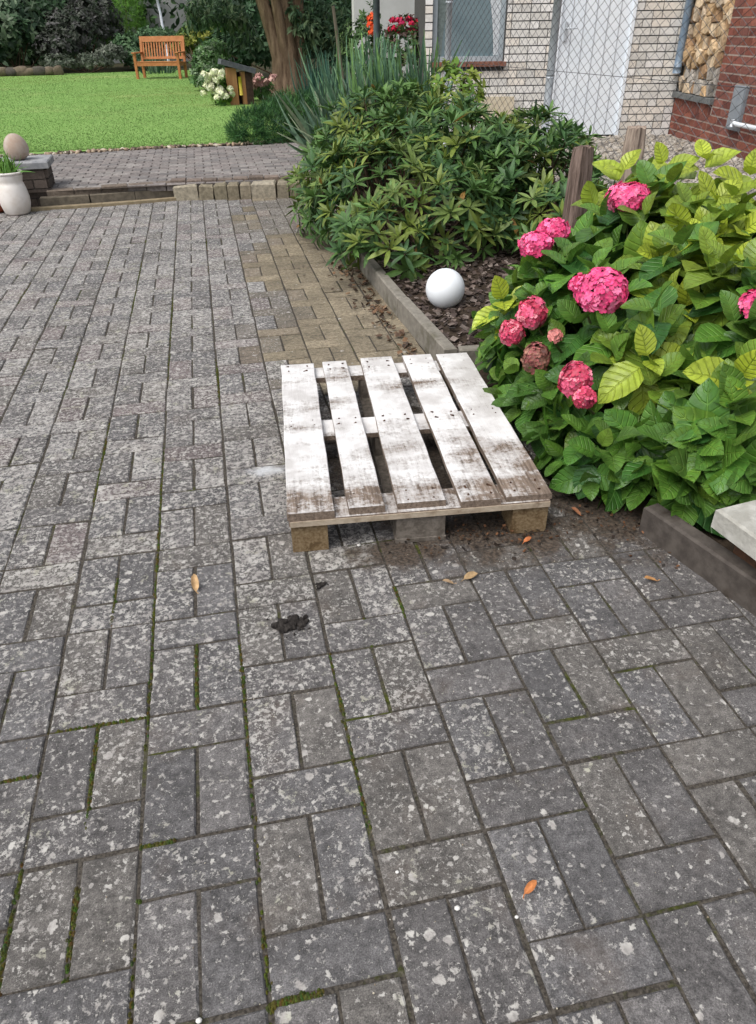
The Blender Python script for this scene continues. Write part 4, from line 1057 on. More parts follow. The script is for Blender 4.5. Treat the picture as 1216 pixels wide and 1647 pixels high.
hl = [(1.56, 1.16, .24, .40, .56, .30), (1.85, 0.95, .30, .50, .52, .34), (1.95, 1.45, .36, .42, .48, .36), (1.48, .78, .19, .26, .34, .20), (2.2, 1.0, .3, .5, .6, .4), (1.36, 1.22, .25, .20, .26, .22), (1.66, .50, .2, .27, .26, .19), (1.36, .98, .14, .17, .30, .15), (1.50, .48, .13, .20, .16, .12), (1.30, .98, .15, .14, .26, .15), (1.31, .68, .12, .15, .22, .13)]
Ps, As = shoots_on(rng, hl, 330, .12, .04, .42)
P_in, A_in = shoots_on(rng, [(a, b, c, d * .82, e * .82, f * .8) for a, b, c, d, e, f in hl], 130, .08, .04, .5)
Ps = np.vstack([Ps, P_in]); As = np.vstack([As, A_in])
YEL = np.array([(1.86, 1.76, .66), (1.76, 1.06, .50), (1.70, 1.22, .55), (2.02, 1.55, .74), (2.12, 1.45, .72), (1.85, .95, .52), (1.24, 1.30, .37), (1.85, .62, .40), (1.62, 1.1, .46)])
YEL = np.vstack([YEL[6:7]] + [at(*q)[None] for q in ((1060, 420, 2.45), (1120, 400, 2.45), (1180, 440, 2.35), (1100, 500, 2.3), (1190, 380, 2.5), (1000, 285, 2.85), (1065, 275, 2.85), (1130, 265, 2.8), (1200, 290, 2.7), (1040, 580, 2.15), (1185, 610, 2.02), (1150, 330, 2.65))])
YR = np.array([.06, .13, .13, .13, .12, .12, .09, .10, .12, .12, .07, .08, .10])
P = []; D = []; N = []; S = []; T = []
E1, E2 = basis(As)
def hyd_shoot(p, a, e1, e2, yel, big=1.0):
    npair = rng.integers(2, 4); ph0 = rng.uniform(0, 6.28)
    for k in range(npair):
        for h in (0, math.pi):
            ph = ph0 + k * math.pi / 2 + h + rng.normal() * .15
            rad_ = e1 * math.cos(ph) + e2 * math.sin(ph)
            el = rad(58 - 30 * k) + rng.normal() * .16
            d = rad_ * math.cos(el) + a * math.sin(el); nn = a * math.cos(el) - rad_ * math.sin(el)
            d = d + np.array([0, 0, -0.12 - .1 * k]); nn = nn + np.array([0, 0, .45])
            s = (0.095, 0.145, 0.168)[k] * rng.uniform(.82, 1.14) * big
            P.append(p - a * (.035 * k + .01) + d * .014); D.append(d); N.append(nn); S.append(s)
            g = np.array([(0.048, 0.140, 0.024), (0.070, 0.185, 0.028), (0.034, 0.108, 0.024), (0.095, 0.225, 0.030)][rng.integers(0, 4)])
            if k == 0: g = g * 0.5 + np.array([.10, .20, .03]) * .5
            al = 0.0
            y = np.clip(yel * (1.15 - .22 * k) + rng.normal() * .07, 0, 1)
            g = g * (1 - y) + np.array([0.40, 0.48, 0.045]) * y; al = y * .9
            T.append((*(g * rng.uniform(.85, 1.15)), al))
for p, a, e1, e2 in zip(Ps, As, E1, E2):
    dd = np.linalg.norm(YEL - p, axis=1); w = np.max(np.clip(1.25 - dd / YR * .8, 0, 1))
    yel = w * rng.uniform(.2, 1.0) if rng.random() < .72 else 0.0
    if p[2] > .58: yel = max(yel, rng.uniform(0, .45))
    hyd_shoot(p, a, e1, e2, yel, .74 if p[0] < 1.36 else 1.0)
for q in YEL:                                                   # the palest shoots stand out of the bush
    a = np.array([-0.25, -0.5, .8]) + rng.normal(size=3) * .15; a /= np.linalg.norm(a)
    e1, e2 = basis(a[None]); hyd_shoot(q + np.array([-.03, -.05, .03]), a, e1[0], e2[0], rng.uniform(.75, 1.0), .95)
leafy(hroot, rng, HL, np.array(P), np.array(D), np.array(N), np.array(S), np.array(T), M_hyd_o, M_hyd_a, 300)
b = MB()
for i in range(26):
    q = Ps[rng.integers(0, len(Ps))] - np.array(hroot.location); b0 = np.array([rng.normal() * .16, rng.normal() * .2, -0.02])
    m = b0 * .5 + q * .5 + np.array([0, 0, .06]); b.tube([b0, m, q], [.006, .005, .003], 6)
b.build('stems', M_stem, hroot)
def flower_head(loc, r, cols, dens, label, squash=.8, pet=.0165):
    dens = dens * 1.7; r = r * .9
    V = []; F = []; TT = []; n = int(dens)
    for i in range(n):
        zf = 1 - 1.62 * (i + .5) / n; a = i * 2.39996 + rng.normal() * .1; s = math.sqrt(max(0, 1 - zf * zf))
        d = np.array([s * math.cos(a), s * math.sin(a), zf]); r_ = r * rng.uniform(.88, 1.04)
        p = d * r_ * np.array([1, 1, squash]); e1, e2 = basis((d + rng.normal(size=3) * .22)[None]); e1, e2 = e1[0] / np.linalg.norm(e1[0]), e2[0] / np.linalg.norm(e2[0])
        c = np.array(cols[rng.integers(0, len(cols))]) * rng.uniform(.78, 1.2); ph = rng.uniform(0, 6.28)
        for k in range(4):
            t_ = ph + k * math.pi / 2; u_ = e1 * math.cos(t_) + e2 * math.sin(t_); w_ = -e1 * math.sin(t_) + e2 * math.cos(t_); o = len(V); s_ = pet * rng.uniform(.8, 1.1)
            V += [p, p + (u_ * .34 + w_ * .40) * s_ + d * s_ * .10, p + (u_ * .80 + w_ * .42) * s_ + d * s_ * .12, p + u_ * s_ + d * s_ * .02, p + (u_ * .80 - w_ * .42) * s_ + d * s_ * .12, p + (u_ * .34 - w_ * .40) * s_ + d * s_ * .10]
            F += [(o, o + 1, o + 2, o + 3), (o, o + 3, o + 4, o + 5)]; ce = np.minimum(c * .8 + .07, 1); TT += [(*ce, 1), (*c, 1), (*(c * 1.06), 1), (*(c * 1.1), 1), (*(c * 1.06), 1), (*c, 1)]
    o = link('flower_head', np_mesh('flower_head', np.array(V), np.array(F), M_pet, np.array(TT)), hroot, loc=tuple(np.array(loc) - np.array(hroot.location)))
    o['label'] = label
    s = MB(); l = np.array(loc) - np.array(hroot.location); s.tube([l * .75 + np.array([0, 0, -.07]), l - np.array([0, 0, .02])], .004, 6); s.build('flower_stem', M_stem, hroot)
PK = [(0.72, 0.055, 0.20), (0.80, 0.10, 0.27), (0.62, 0.035, 0.15), (0.86, 0.18, 0.36)]
RD = [(0.55, 0.05, 0.12), (0.66, 0.10, 0.20), (0.72, 0.22, 0.28), (0.45, 0.035, 0.08)]
BRN = [(0.22, 0.08, 0.06), (0.30, 0.14, 0.10), (0.15, 0.055, 0.04), (0.34, 0.10, 0.10)]
flower_head(at(1010, 318, 2.66), .086, PK, 110, 'pink flower head at the top beside the yellow leaves', .62)
flower_head(at(890, 372, 2.62), .062, PK, 70, 'bright pink flower head near the wooden post', .7)
flower_head(at(862, 393, 2.56), .062, PK, 70, 'bright pink flower head at the upper left edge', .7)
flower_head(at(968, 470, 2.22), .082, PK, 115, 'large pink flower head in the middle of the bush', .95)
flower_head(at(934, 458, 2.24), .034, PK, 26, 'small pink flower head next to the large one', .8)
flower_head(at(856, 505, 2.36), .046, RD, 62, 'crimson flower head facing left', 1.25)
flower_head(at(823, 535, 2.40), .040, RD, 48, 'fading dull pink flower head on the left edge', 1.15)
flower_head(at(862, 577, 2.33), .044, BRN, 60, 'withered brown flower head', 1.3, .016)
flower_head(at(925, 612, 2.08), .048, RD, 62, 'crimson pink flower head low in the bush', 1.2)
flower_head(at(940, 640, 2.06), .030, RD, 30, 'ragged small red flower head below the crimson one', 1.0)
flower_head(at(893, 541, 2.26), .018, [(0.6, .22, .2)], 12, 'tiny salmon flower bud', 1, .015)
flower_head(at(1212, 490, 2.06), .040, PK, 46, 'pink flower head at the right edge', 1.0)

# ------------------------------------------------------------------ rhododendrons
M_rho_o = leaf_mat('rhododendron_leaf', 'object', 0, 0.48, 0.32, 0.2); M_rho_a = leaf_mat('rhododendron_leaf_far', 'attr', 0, 0.48, 0.32, 0.2)
RL = [leaf_tmpl(1, .25, 4, 1, f, d, 1.3, 0, .7) for f, d in ((.35, .12), (.5, .22), (.2, .30), (.45, -.04))]
def rhododendron(base, lobes, n, label, cat, seed, k_ind, ln=.103, olive=.34, jit=.14):
    rng = np.random.default_rng(seed); root = empty('rhododendron', base, 0, label, cat, 'evergreen shrubs in the planting bed')
    Ps, As = shoots_on(rng, lobes, n, jit, .07, .5); Ps = Ps + rng.normal(size=Ps.shape) * np.array([.03, .03, .025]); E1, E2 = basis(As); P = []; D = []; N = []; S = []; T = []
    for p, a, e1, e2 in zip(Ps, As, E1, E2):
        m = rng.integers(8, 13); ph0 = rng.uniform(0, 6.28); ol = rng.random() < olive; s0 = ln * rng.uniform(.8, 1.15); base_el = rng.uniform(2, 38)
        g0 = np.array([(0.066, 0.138, 0.036), (0.088, 0.170, 0.042), (0.048, 0.108, 0.036)][rng.integers(0, 3)])
        if ol: g0 = np.array([(0.150, 0.200, 0.038), (0.120, 0.175, 0.045)][rng.integers(0, 2)])
        for k in range(m):
            ph = ph0 + k * 2.4; inner = k < 3
            el = rad(base_el + (28 if inner else 0) + rng.normal() * 12)
            r_ = e1 * math.cos(ph) + e2 * math.sin(ph); d = r_ * math.cos(el) + a * math.sin(el); nn = a * math.cos(el) - r_ * math.sin(el)
            P.append(p + d * .008); D.append(d); N.append(nn + np.array([0, 0, .25])); S.append(s0 * (.72 if inner else 1) * rng.uniform(.8, 1.12))
            g = g0 * rng.uniform(.75, 1.3)
            if rng.random() < .005: g = np.array([0.30, .17, .05])
            T.append((*g, 0.0))
    leafy(root, rng, RL, np.array(P), np.array(D), np.array(N), np.array(S), np.array(T), M_rho_o, M_rho_a, k_ind)
    b = MB()
    for i in range(46):
        q = Ps[rng.integers(0, len(Ps))] - np.array(base); b0 = np.array([rng.normal() * .14, rng.normal() * .16, -.02])
        b.tube([b0, b0 * .4 + q * .5 + np.array([rng.normal() * .03, 0, -.02]), q], [.011, .007, .004], 5)
    b.build('branches', M_twig, root); return root
rhododendron((1.40, 3.65, .07), [(1.36, 3.55, .27, .48, .68, .37), (1.75, 3.80, .38, .58, .62, .42), (1.16, 2.98, .16, .24, .32, .20), (1.15, 3.95, .24, .34, .5, .36), (1.62, 3.15, .24, .36, .36, .28), (1.5, 4.4, .45, .5, .45, .40)], 680,
             'big rhododendron with long dark leaves hanging over the paving behind the white ball', 'shrub', 71, 300)
rhododendron((2.25, 3.35, .10), [(2.15, 3.35, .30, .42, .50, .34), (2.38, 3.85, .34, .36, .55, .36), (2.2, 2.85, .24, .28, .28, .24)], 340,
             'smaller rhododendron behind the dark wooden post, in front of the wire fence', 'shrub', 72, 200, olive=.18)
# a thin airy shrub with lime green leaves
def leafy_plant(name, base, lobes, n, per, tm, ln, cols, label, cat, seed, mat=None, group=None, el=(0, 50), jit=.25, up=.4, zmin=.12, k_ind=0, mato=None, twigs=10, tw=.006, amp=.25):
    rng = np.random.default_rng(seed); root = empty(name, base, 0, label, cat, group)
    Ps, As = shoots_on(rng, lobes, n, jit, zmin, up); E1, E2 = basis(As); P = []; D = []; N = []; S = []; T = []
    for p, a, e1, e2 in zip(Ps, As, E1, E2):
        ph0 = rng.uniform(0, 6.28); s0 = ln * rng.uniform(.75, 1.2); g0 = np.array(cols[rng.integers(0, len(cols))])
        for k in range(per):
            ph = ph0 + k * 2.4; e = rad(rng.uniform(*el)); r_ = e1 * math.cos(ph) + e2 * math.sin(ph)
            d = r_ * math.cos(e) + a * math.sin(e); nn = a * math.cos(e) - r_ * math.sin(e)
            P.append(p - a * ln * .25 * rng.random() * (per / 3)); D.append(d); N.append(nn + np.array([0, 0, .3])); S.append(s0 * rng.uniform(.75, 1.15)); T.append((*(g0 * rng.uniform(1 - amp, 1 + amp)), 0.0))
    leafy(root, rng, tm, np.array(P), np.array(D), np.array(N), np.array(S), np.array(T), mato, mat or M_leaf_a, k_ind)
    if twigs:
        b = MB(); lo = np.array(base)
        for i in range(twigs):
            q = Ps[rng.integers(0, len(Ps))] - lo; b0 = np.array([rng.normal(), rng.normal(), 0]) * .05 * np.linalg.norm(q); b0[2] = -.02
            b.tube([b0, b0 * .45 + q * .5, q], [tw * 1.8, tw * 1.3, tw * .6], 5)
        b.build('stems', M_twig, root)
    return root, Ps
SL = [leaf_tmpl(1, .42, 3, 1, .3, .2, 1.5, 0, .6), leaf_tmpl(1, .5, 3, 1, .1, .3, 1.5, 0, .6)]
M_leaf_o = leaf_mat('leaf_plain', 'object', 0, 0.5, 0.3, 0.22)
leafy_plant('lime_shrub', (2.20, 4.55, .1), [(*at(715, 140, 5.35), .16, .18, .16), (*at(748, 150, 5.3), .15, .18, .15), (*at(730, 175, 5.2), .20, .2, .18), (*at(722, 118, 5.4), .10, .12, .10), (*at(762, 135, 5.3), .08, .1, .12)], 85, 6, SL, .062, [(0.16, 0.24, 0.035), (0.11, 0.20, 0.03), (0.22, 0.27, 0.05)],
            'slender shrub with lime green leaves before the fence below the window', 'shrub', 73, el=(-10, 45), k_ind=120, mato=M_leaf_o)

# ------------------------------------------------------------------ sword leaved clumps
M_blade_o = leaf_mat('sword_leaf', 'object', 0, 0.5, 0.3, 0.2); M_blade_a = leaf_mat('sword_leaf_far', 'attr', 0, 0.5, 0.3, 0.2)
def clump(name, base, n, ln, width, spread, lean, cols, label, cat, seed, droop=(.02, .2), k_ind=150, foot=.2, xs=(1, 1)):
    rng = np.random.default_rng(seed); root = empty(name, base, 0, label, cat)
    tm = [leaf_tmpl(1, width, 6, 1, .5, d, 1.1, 0, .18) for d in np.linspace(droop[0], droop[1], 4)]
    a = rng.uniform(0, 6.28, n); r = np.sqrt(rng.random(n))
    P = np.c_[np.cos(a) * r * foot * xs[0], np.sin(a) * r * foot * xs[1], np.zeros(n)] + np.array(base)
    fan = np.abs(rng.normal(size=n)) * spread
    D = np.c_[np.cos(a) * fan + lean[0], np.sin(a) * fan + lean[1], np.ones(n)]
    D /= np.linalg.norm(D, axis=1, keepdims=True)
    N = np.c_[-np.cos(a), -np.sin(a), np.full(n, .6)] * -1; N[:, 2] = .5
    N += rng.normal(size=(n, 3)) * .5
    leafy(root, rng, tm, P, D, N, rng.uniform(ln[0], ln[1], n), tints(rng, n, cols, .2, 0.0), M_blade_o, M_blade_a, k_ind); return root
clump('iris_clump', (1.80, 5.62, .1), 300, (.66, 1.06), .060, .24, (-.06, .0), [(0.105, 0.20, 0.115), (0.13, 0.24, 0.125), (0.17, 0.31, 0.10), (0.085, 0.17, 0.105)], 'tall clump of upright blue green sword leaves behind the rhododendron', 'iris', 81, (.02, .32), foot=.34, xs=(1.1, .7), k_ind=220)
clump('yucca', (1.50, 5.35, .1), 150, (.45, .80), .080, .60, (-.32, -.12), [(0.11, 0.18, 0.115), (0.14, 0.22, 0.135), (0.09, 0.155, 0.105), (0.20, 0.24, 0.15)], 'yucca with stiff grey green leaves spilling to the left beside the low conifer', 'yucca', 82, (.1, .55), 110, .2)
clump('rush_clump', at(528, 150, 10.5) * np.array([1, 1, 0]) + np.array([0, 0, .1]), 150, (.5, .8), .05, .3, (0, 0), [(0.035, 0.10, 0.07), (0.05, 0.12, 0.075), (0.03, 0.08, 0.06)], 'dark blue green rush clump standing right of the tree trunk', 'grass clump', 83, (.1, .3), 0, .35)
b = MB(); b.tube([(0, 0, -.05), (-.03, 0.02, .55), (-.10, 0.05, 1.22)], [.016, .015, .012], 8); o = b.build('wooden_stake', simple('stake_wood', (0.30, 0.24, 0.18), (0.42, 0.36, 0.28), 30, 0.85, 0.1, 0.4, src='obj', stretch=(1, 1, .1))); o.location = (1.50, 5.75, .1); tag(o, 'bare leaning wooden stake between the yucca and the sword leaves', 'stake')

# low dark evergreen cushion beside the path
NL = [leaf_tmpl(1, .10, 2, 1, .2, .1, 1.2, 0, .4)]
leafy_plant('low_conifer', (1.05, 8.3, .12), [(0.95, 8.25, .20, .42, .42, .27), (1.35, 8.55, .26, .5, .5, .31), (1.75, 8.7, .24, .4, .45, .25)], 1500, 9, NL, .085, [(0.030, 0.092, 0.028), (0.042, 0.122, 0.030), (0.022, 0.066, 0.026), (0.06, 0.15, 0.036)],
            'low dark green conifer cushion at the corner of path and lawn', 'shrub', 84, el=(10, 80), jit=.12, up=.6, twigs=0)

# ------------------------------------------------------------------ the tree
tree = empty('garden_tree', (2.06, 15.1, .1), 0, 'tree with a thick many stemmed trunk and hanging dark leaves behind the low conifer', 'tree')
t = NT('bark_trunk'); P = t.obj(); n1 = t.noise(t.scale(P, (1, 1, .18)), 14, 7, 0.7); c = t.mix(t.ramp(n1, .3, .7), (0.11, 0.07, 0.045), (0.30, 0.21, 0.14)); M_trunk = t.base(c, .9, .1); t.bump(n1, .9, .05)
b = MB()
for (x, y, r0, tx, ty, tz, r1) in ((-.17, 0, .20, -.75, .1, 2.4, .08), (.0, -.08, .19, -.12, -.1, 2.6, .09), (.17, .02, .20, .12, .05, 2.6, .09), (.02, .16, .2, .45, .5, 2.5, .08), (-.06, -.10, .15, -.40, -.3, 2.5, .06), (.24, -.04, .13, .20, -.2, 2.3, .05)):
    b.tube([(x * 1.35, y * 1.3, -.1), (x, y, .25), (x * .92, y * .9, .62), (x + (tx - x) * .18, y + (ty - y) * .2, .98), (x + (tx - x) * .5, y + (ty - y) * .5, 1.6), (tx, ty, tz)], [r0 * 1.25, r0, r0 * .92, r0 * .72, r0 * .55, r1], 12)
b.build('trunk', M_trunk, tree)
rng = np.random.default_rng(91)
TL = [leaf_tmpl(1, .34, 3, 1, .3, .35, 1.4, 0, .6), leaf_tmpl(1, .4, 3, 1, .2, .2, 1.4, 0, .6)]
tl = [(1.9, 15.2, 2.9, 2.1, 1.9, 1.15), (.6, 14.6, 2.1, .8, .9, .6), (3.0, 14.8, 2.0, .9, 1.0, .7)]
for (u_, v_, d_, r_x, r_z) in ((322, 30, 13.6, .28, .28), (375, 35, 13.8, .36, .25), (395, 62, 14.9, .3, .2), (520, 40, 13.9, .38, .30), (565, 38, 13.2, .35, .28), (505, 70, 13.6, .24, .22), (540, 60, 13.4, .3, .25), (492, 48, 13.3, .2, .2), (450, 12, 13.6, .4, .2), (350, 20, 14.5, .5, .3), (480, 22, 13.4, .3, .2)):
    q = at(u_, v_, d_); tl.append((q[0], q[1], q[2], r_x, .4, r_z))
Ps, As = shoots_on(rng, tl[:3], 900, .35, 1.2, -.3)
P2, A2 = shoots_on(rng, tl[3:], 520, .35, .8, -.7); Ps = np.vstack([Ps, P2]); As = np.vstack([As, A2]); E1, E2 = basis(As)
P = []; D = []; N = []; S = []; T = []
for p, a, e1, e2 in zip(Ps, As, E1, E2):
    g0 = np.array([(0.055, 0.105, 0.05), (0.075, 0.135, 0.06), (0.04, 0.08, 0.042), (0.12, 0.17, 0.085)][rng.integers(0, 4)])
    for k in range(7):
        ph = k * 2.4 + rng.normal() * .4; e = rad(rng.uniform(-20, 50)); r_d = e1 * math.cos(ph) + e2 * math.sin(ph); d = r_d * math.cos(e) + a * math.sin(e) + np.array([0, 0, -.45])
        P.append(p + rng.normal(size=3) * .05); D.append(d); N.append(np.array([0, -.2, 1]) + rng.normal(size=3) * .4); S.append(rng.uniform(.10, .17)); T.append((*(g0 * rng.uniform(.7, 1.3)), 0))
loc0 = np.array(tree.location); M = frames(np.array(P) - loc0, np.array(D), np.array(N), np.array(S))
link('crown', instances('crown', TL[0], M, M_leaf_a, np.array(T), True), tree)['kind'] = 'stuff'

# ------------------------------------------------------------------ flowers and shrubs round the lawn
def blooms(root, pts, r, cols, name, per=26, flat=.7, pet=.03, seed=5):
    rng = np.random.default_rng(seed); loc = np.array(root.location)
    for p in pts:
        V = []; F = []; T = []
        for i in range(per):
            zf = 1 - 1.5 * (i + .5) / per; a = i * 2.4; s = math.sqrt(max(0, 1 - zf * zf)); d = np.array([s * math.cos(a), s * math.sin(a), zf]); q = d * r * np.array([1, 1, flat]) * rng.uniform(.85, 1.05)
            e1, e2 = basis((d + rng.normal(size=3) * .3)[None]); e1 = e1[0]; e2 = e2[0]; o = len(V); c = np.array(cols[rng.integers(0, len(cols))]) * rng.uniform(.8, 1.15)
            V += [q - e1 * pet, q - e2 * pet, q + e1 * pet, q + e2 * pet]; F.append((o, o + 1, o + 2, o + 3)); T += [(*c, 1)] * 4
        link(name, np_mesh(name, np.array(V), np.array(F), M_pet, np.array(T)), root, loc=tuple(np.asarray(p) - loc))
BL = [leaf_tmpl(1, .5, 3, 1, .2, .25, 1.5, 0, .5)]
r1, _ = leafy_plant('white_hydrangea', (0.66, 13.05, .1), [(0.64, 13.05, .34, .17, .25, .24), (0.68, 12.9, .2, .14, .2, .14)], 120, 6, BL, .09, [(0.10, 0.22, 0.03), (0.16, 0.28, 0.04), (0.07, 0.16, 0.03)], 'hydrangea with cream white flower heads left of the little wooden house', 'hydrangea', 101, el=(-10, 50))
rng = np.random.default_rng(102)
blooms(r1, [(0.61 + rng.normal() * .09, 12.90 - abs(rng.normal()) * .12, .24 + rng.random() * .36) for _ in range(30)], .048, [(0.72, 0.72, 0.50), (0.80, 0.80, 0.62), (0.62, 0.66, 0.40)], 'flower_head', 24, .9, .028)
r2_, _ = leafy_plant('pink_sedum', (1.42, 13.6, .1), [(1.34, 13.55, .26, .24, .25, .22)], 80, 6, BL, .07, [(0.08, 0.17, 0.05), (0.11, 0.22, 0.06)], 'low plant with dusty pink flower heads right of the little wooden house', 'sedum', 103, el=(0, 60))
blooms(r2_, [(1.34 + rng.normal() * .14, 13.35 - abs(rng.normal()) * .1, .30 + rng.random() * .26) for _ in range(16)], .06, [(0.48, 0.27, 0.24), (0.56, 0.36, 0.31), (0.40, 0.22, 0.19)], 'flower_head', 20, .45, .028)
G_L = [(0.10, 0.19, 0.06), (0.14, 0.24, 0.08), (0.07, 0.15, 0.05)]
def bg(name, lobes, n, ln, cols, label, cat, seed, per=7, tm=None, el=(-20, 60), group='shrubs round the lawn', jit=.2, up=.2, amp=.3):
    c = np.mean([l[:3] for l in lobes], axis=0)
    return leafy_plant(name, (float(c[0]), float(c[1]), .1), lobes, n, per, tm or SL, ln, cols, label, cat, seed, el=el, jit=jit, up=up, group=group, twigs=8, tw=.012, amp=amp)
def lobe(u, v, d, rx, rz, ry=None):
    q = at(u, v, d); return (q[0], q[1], q[2], rx, ry or rx, rz)
bg('green_shrub', [lobe(338, 108, 14.9, .40, .42), lobe(345, 85, 15.4, .36, .26), (0.56, 16.4, .35, .42, .4, .3)], 420, .085, [(0.09, 0.19, 0.06), (0.13, 0.24, 0.08), (0.20, 0.28, 0.16), (0.06, 0.13, 0.04)], 'rounded light green shrub with pale flower specks right of the bench', 'shrub', 111)
bg('dark_bush', [lobe(20, 50, 22.0, 1.3, .75), lobe(-40, 70, 21.5, 1.2, .8), lobe(60, 25, 22.8, 1.2, .9)], 900, .20, [(0.022, 0.05, 0.022), (0.035, 0.075, 0.03), (0.12, 0.17, 0.10), (0.015, 0.035, 0.016)], 'big dark bush with pale leaf tips at the left end of the lawn', 'shrub', 112)
bg('purple_grey_bush', [lobe(120, 55, 22.3, 1.0, .8), lobe(150, 35, 23, .9, 1.0), lobe(95, 75, 22, .8, .55)], 900, .12, [(0.055, 0.066, 0.048), (0.075, 0.082, 0.066), (0.035, 0.05, 0.03), (0.09, 0.088, 0.085)], 'dull purple grey bush next to the dark bush', 'shrub', 113)
bg('silver_shrub', [lobe(95, 103, 21.2, .55, .27), lobe(150, 100, 21.5, .6, .28), lobe(180, 88, 22, .5, .3)], 420, .10, [(0.10, 0.12, 0.085), (0.14, 0.155, 0.12), (0.07, 0.09, 0.06)], 'low silvery grey shrub at the far lawn edge left of the bench', 'shrub', 114)
bg('bright_conifer', [lobe(200, 35, 24.0, .75, .75), lobe(205, 0, 24.3, .6, .8), lobe(190, 62, 23.8, .6, .4)], 900, .13, [(0.09, 0.22, 0.025), (0.12, 0.27, 0.03), (0.06, 0.15, 0.02)], 'bright yellow green conifer behind the left end of the bench', 'shrub', 115, tm=NL, per=10)
bg('fern_plant', [lobe(205, 80, 22.8, .5, .45), lobe(250, 62, 23.4, .8, .3), lobe(225, 95, 22.6, .5, .3)], 420, .16, [(0.08, 0.15, 0.07), (0.11, 0.19, 0.09), (0.055, 0.115, 0.05)], 'soft green fern plants behind the bench', 'fern', 116)
bg('yellow_flower_shrub', [lobe(310, 62, 22, .55, .35), lobe(335, 55, 20, .5, .35), lobe(300, 78, 22.5, .5, .3)], 420, .11, [(0.11, 0.17, 0.03), (0.07, 0.13, 0.03), (0.24, 0.25, 0.05)], 'shrub with yellowish leaves between the bench and the tree', 'shrub', 117)
clump('dark_strap_plant', at(255, 122, 20.8) * np.array([1, 1, 0]) + np.array([0, 0, .1]), 60, (.35, .6), .09, .6, (0, 0), [(0.03, 0.08, 0.05), (0.10, 0.16, 0.10)], 'dark strap leaved plant growing under the bench', 'plant', 118, (.2, .6), 0, .45)
for i, (u_, v_, d_) in enumerate([(430, 100, 17.5), (400, 90, 17.0), (370, 70, 18)]):
    pass
bg('laurel_hedge', [lobe(385, 85, 17.5, 1.0, .6), lobe(400, 75, 17.5, 1.0, .55), lobe(470, 70, 17.8, 1.0, .6), lobe(540, 60, 16.5, 1.1, .7), lobe(430, 20, 18.5, 1.6, .8), lobe(600, 90, 15.5, 1.0, .55)], 1100, .15, [(0.025, 0.06, 0.025), (0.035, 0.085, 0.035), (0.05, 0.10, 0.045)], 'dark hedge of glossy leaves behind the tree', 'hedge', 119, group=None)
hb = [(x, 33 + (abs(x) % 3) * .3, 1.2, 1.9, 1.4, 2.2) for x in np.arange(-16, 14, 2.3)]
hr = empty('far_hedge', (0, 33, .1), 0, 'tall dark green hedge closing the garden far behind', 'hedge')
rng = np.random.default_rng(121); Ps, As = shoots_on(rng, hb, 3200, .15, .1, .1); Mh = frames(np.repeat(Ps, 4, 0) + rng.normal(size=(4 * len(Ps), 3)) * .12 - np.array([0, 33, .1]), np.repeat(As, 4, 0) + rng.normal(size=(4 * len(Ps), 3)) * .8, rng.normal(size=(4 * len(Ps), 3)) + np.array([0, 0, 1]), rng.uniform(.2, .4, 4 * len(Ps)))
link('foliage', instances('foliage', SL[1], Mh, M_leaf_a, tints(rng, 4 * len(Ps), [(0.03, 0.065, 0.025), (0.045, 0.09, 0.03), (0.025, 0.05, 0.022)], .25, 0.0), True), hr)['kind'] = 'stuff'
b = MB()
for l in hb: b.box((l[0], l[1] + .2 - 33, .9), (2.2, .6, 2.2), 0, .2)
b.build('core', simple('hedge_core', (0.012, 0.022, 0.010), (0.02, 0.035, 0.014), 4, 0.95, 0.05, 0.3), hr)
# reds behind the fence
r3, _ = leafy_plant('red_flower_plant', tuple(at(640, 60, 9.3) * np.array([1, 1, 0]) + np.array([0, 0, .1])), [lobe(655, 55, 9.3, .32, .22), lobe(650, 90, 9.2, .32, .3), lobe(640, 140, 9.2, .35, .4)], 260, 6, BL, .07, [(0.05, 0.11, 0.03), (0.09, 0.14, 0.05), (0.10, .06, .05)], 'plant full of crimson flowers left of the white shed behind the sword leaves', 'flowers', 131, el=(-10, 60))
rng = np.random.default_rng(132)
blooms(r3, [tuple(at(618 + 72 * rng.random(), 28 + 24 * rng.random(), 9.05 + rng.random() * .25)) for _ in range(34)], .036, [(0.50, 0.015, 0.05), (0.62, 0.03, 0.06), (0.42, 0.02, 0.09)], 'blossom', 14, .8, .022)
r4, _ = leafy_plant('orange_flower_plant', tuple(at(598, 80, 10.6) * np.array([1, 1, 0]) + np.array([0, 0, .1])), [lobe(598, 70, 10.6, .22, .5), lobe(575, 90, 10.8, .3, .5)], 200, 6, BL, .07, [(0.06, 0.12, 0.04), (0.09, 0.15, 0.05)], 'tall plant with orange red flowers behind the sword leaves', 'flowers', 133, el=(-10, 60))
blooms(r4, [tuple(at(590 + 18 * rng.random(), 18 + 40 * rng.random(), 10.3)) for _ in range(9)], .045, [(0.70, 0.07, 0.02), (0.75, 0.12, 0.03)], 'blossom', 14, .8, .025)
b = MB(); b.tube([(0, 0, -.05), (0, 0, 1.5)], .045, 12); o = b.build('grey_post', simple('grey_post_paint', (0.13, 0.16, 0.18), (0.18, 0.21, 0.23), 20, .6, .3, .1)); o.location = tuple(at(606, 60, 9.9) * np.array([1, 1, 0]) + np.array([0, 0, .1])); tag(o, 'blue grey post standing between the orange and the crimson flowers', 'post')
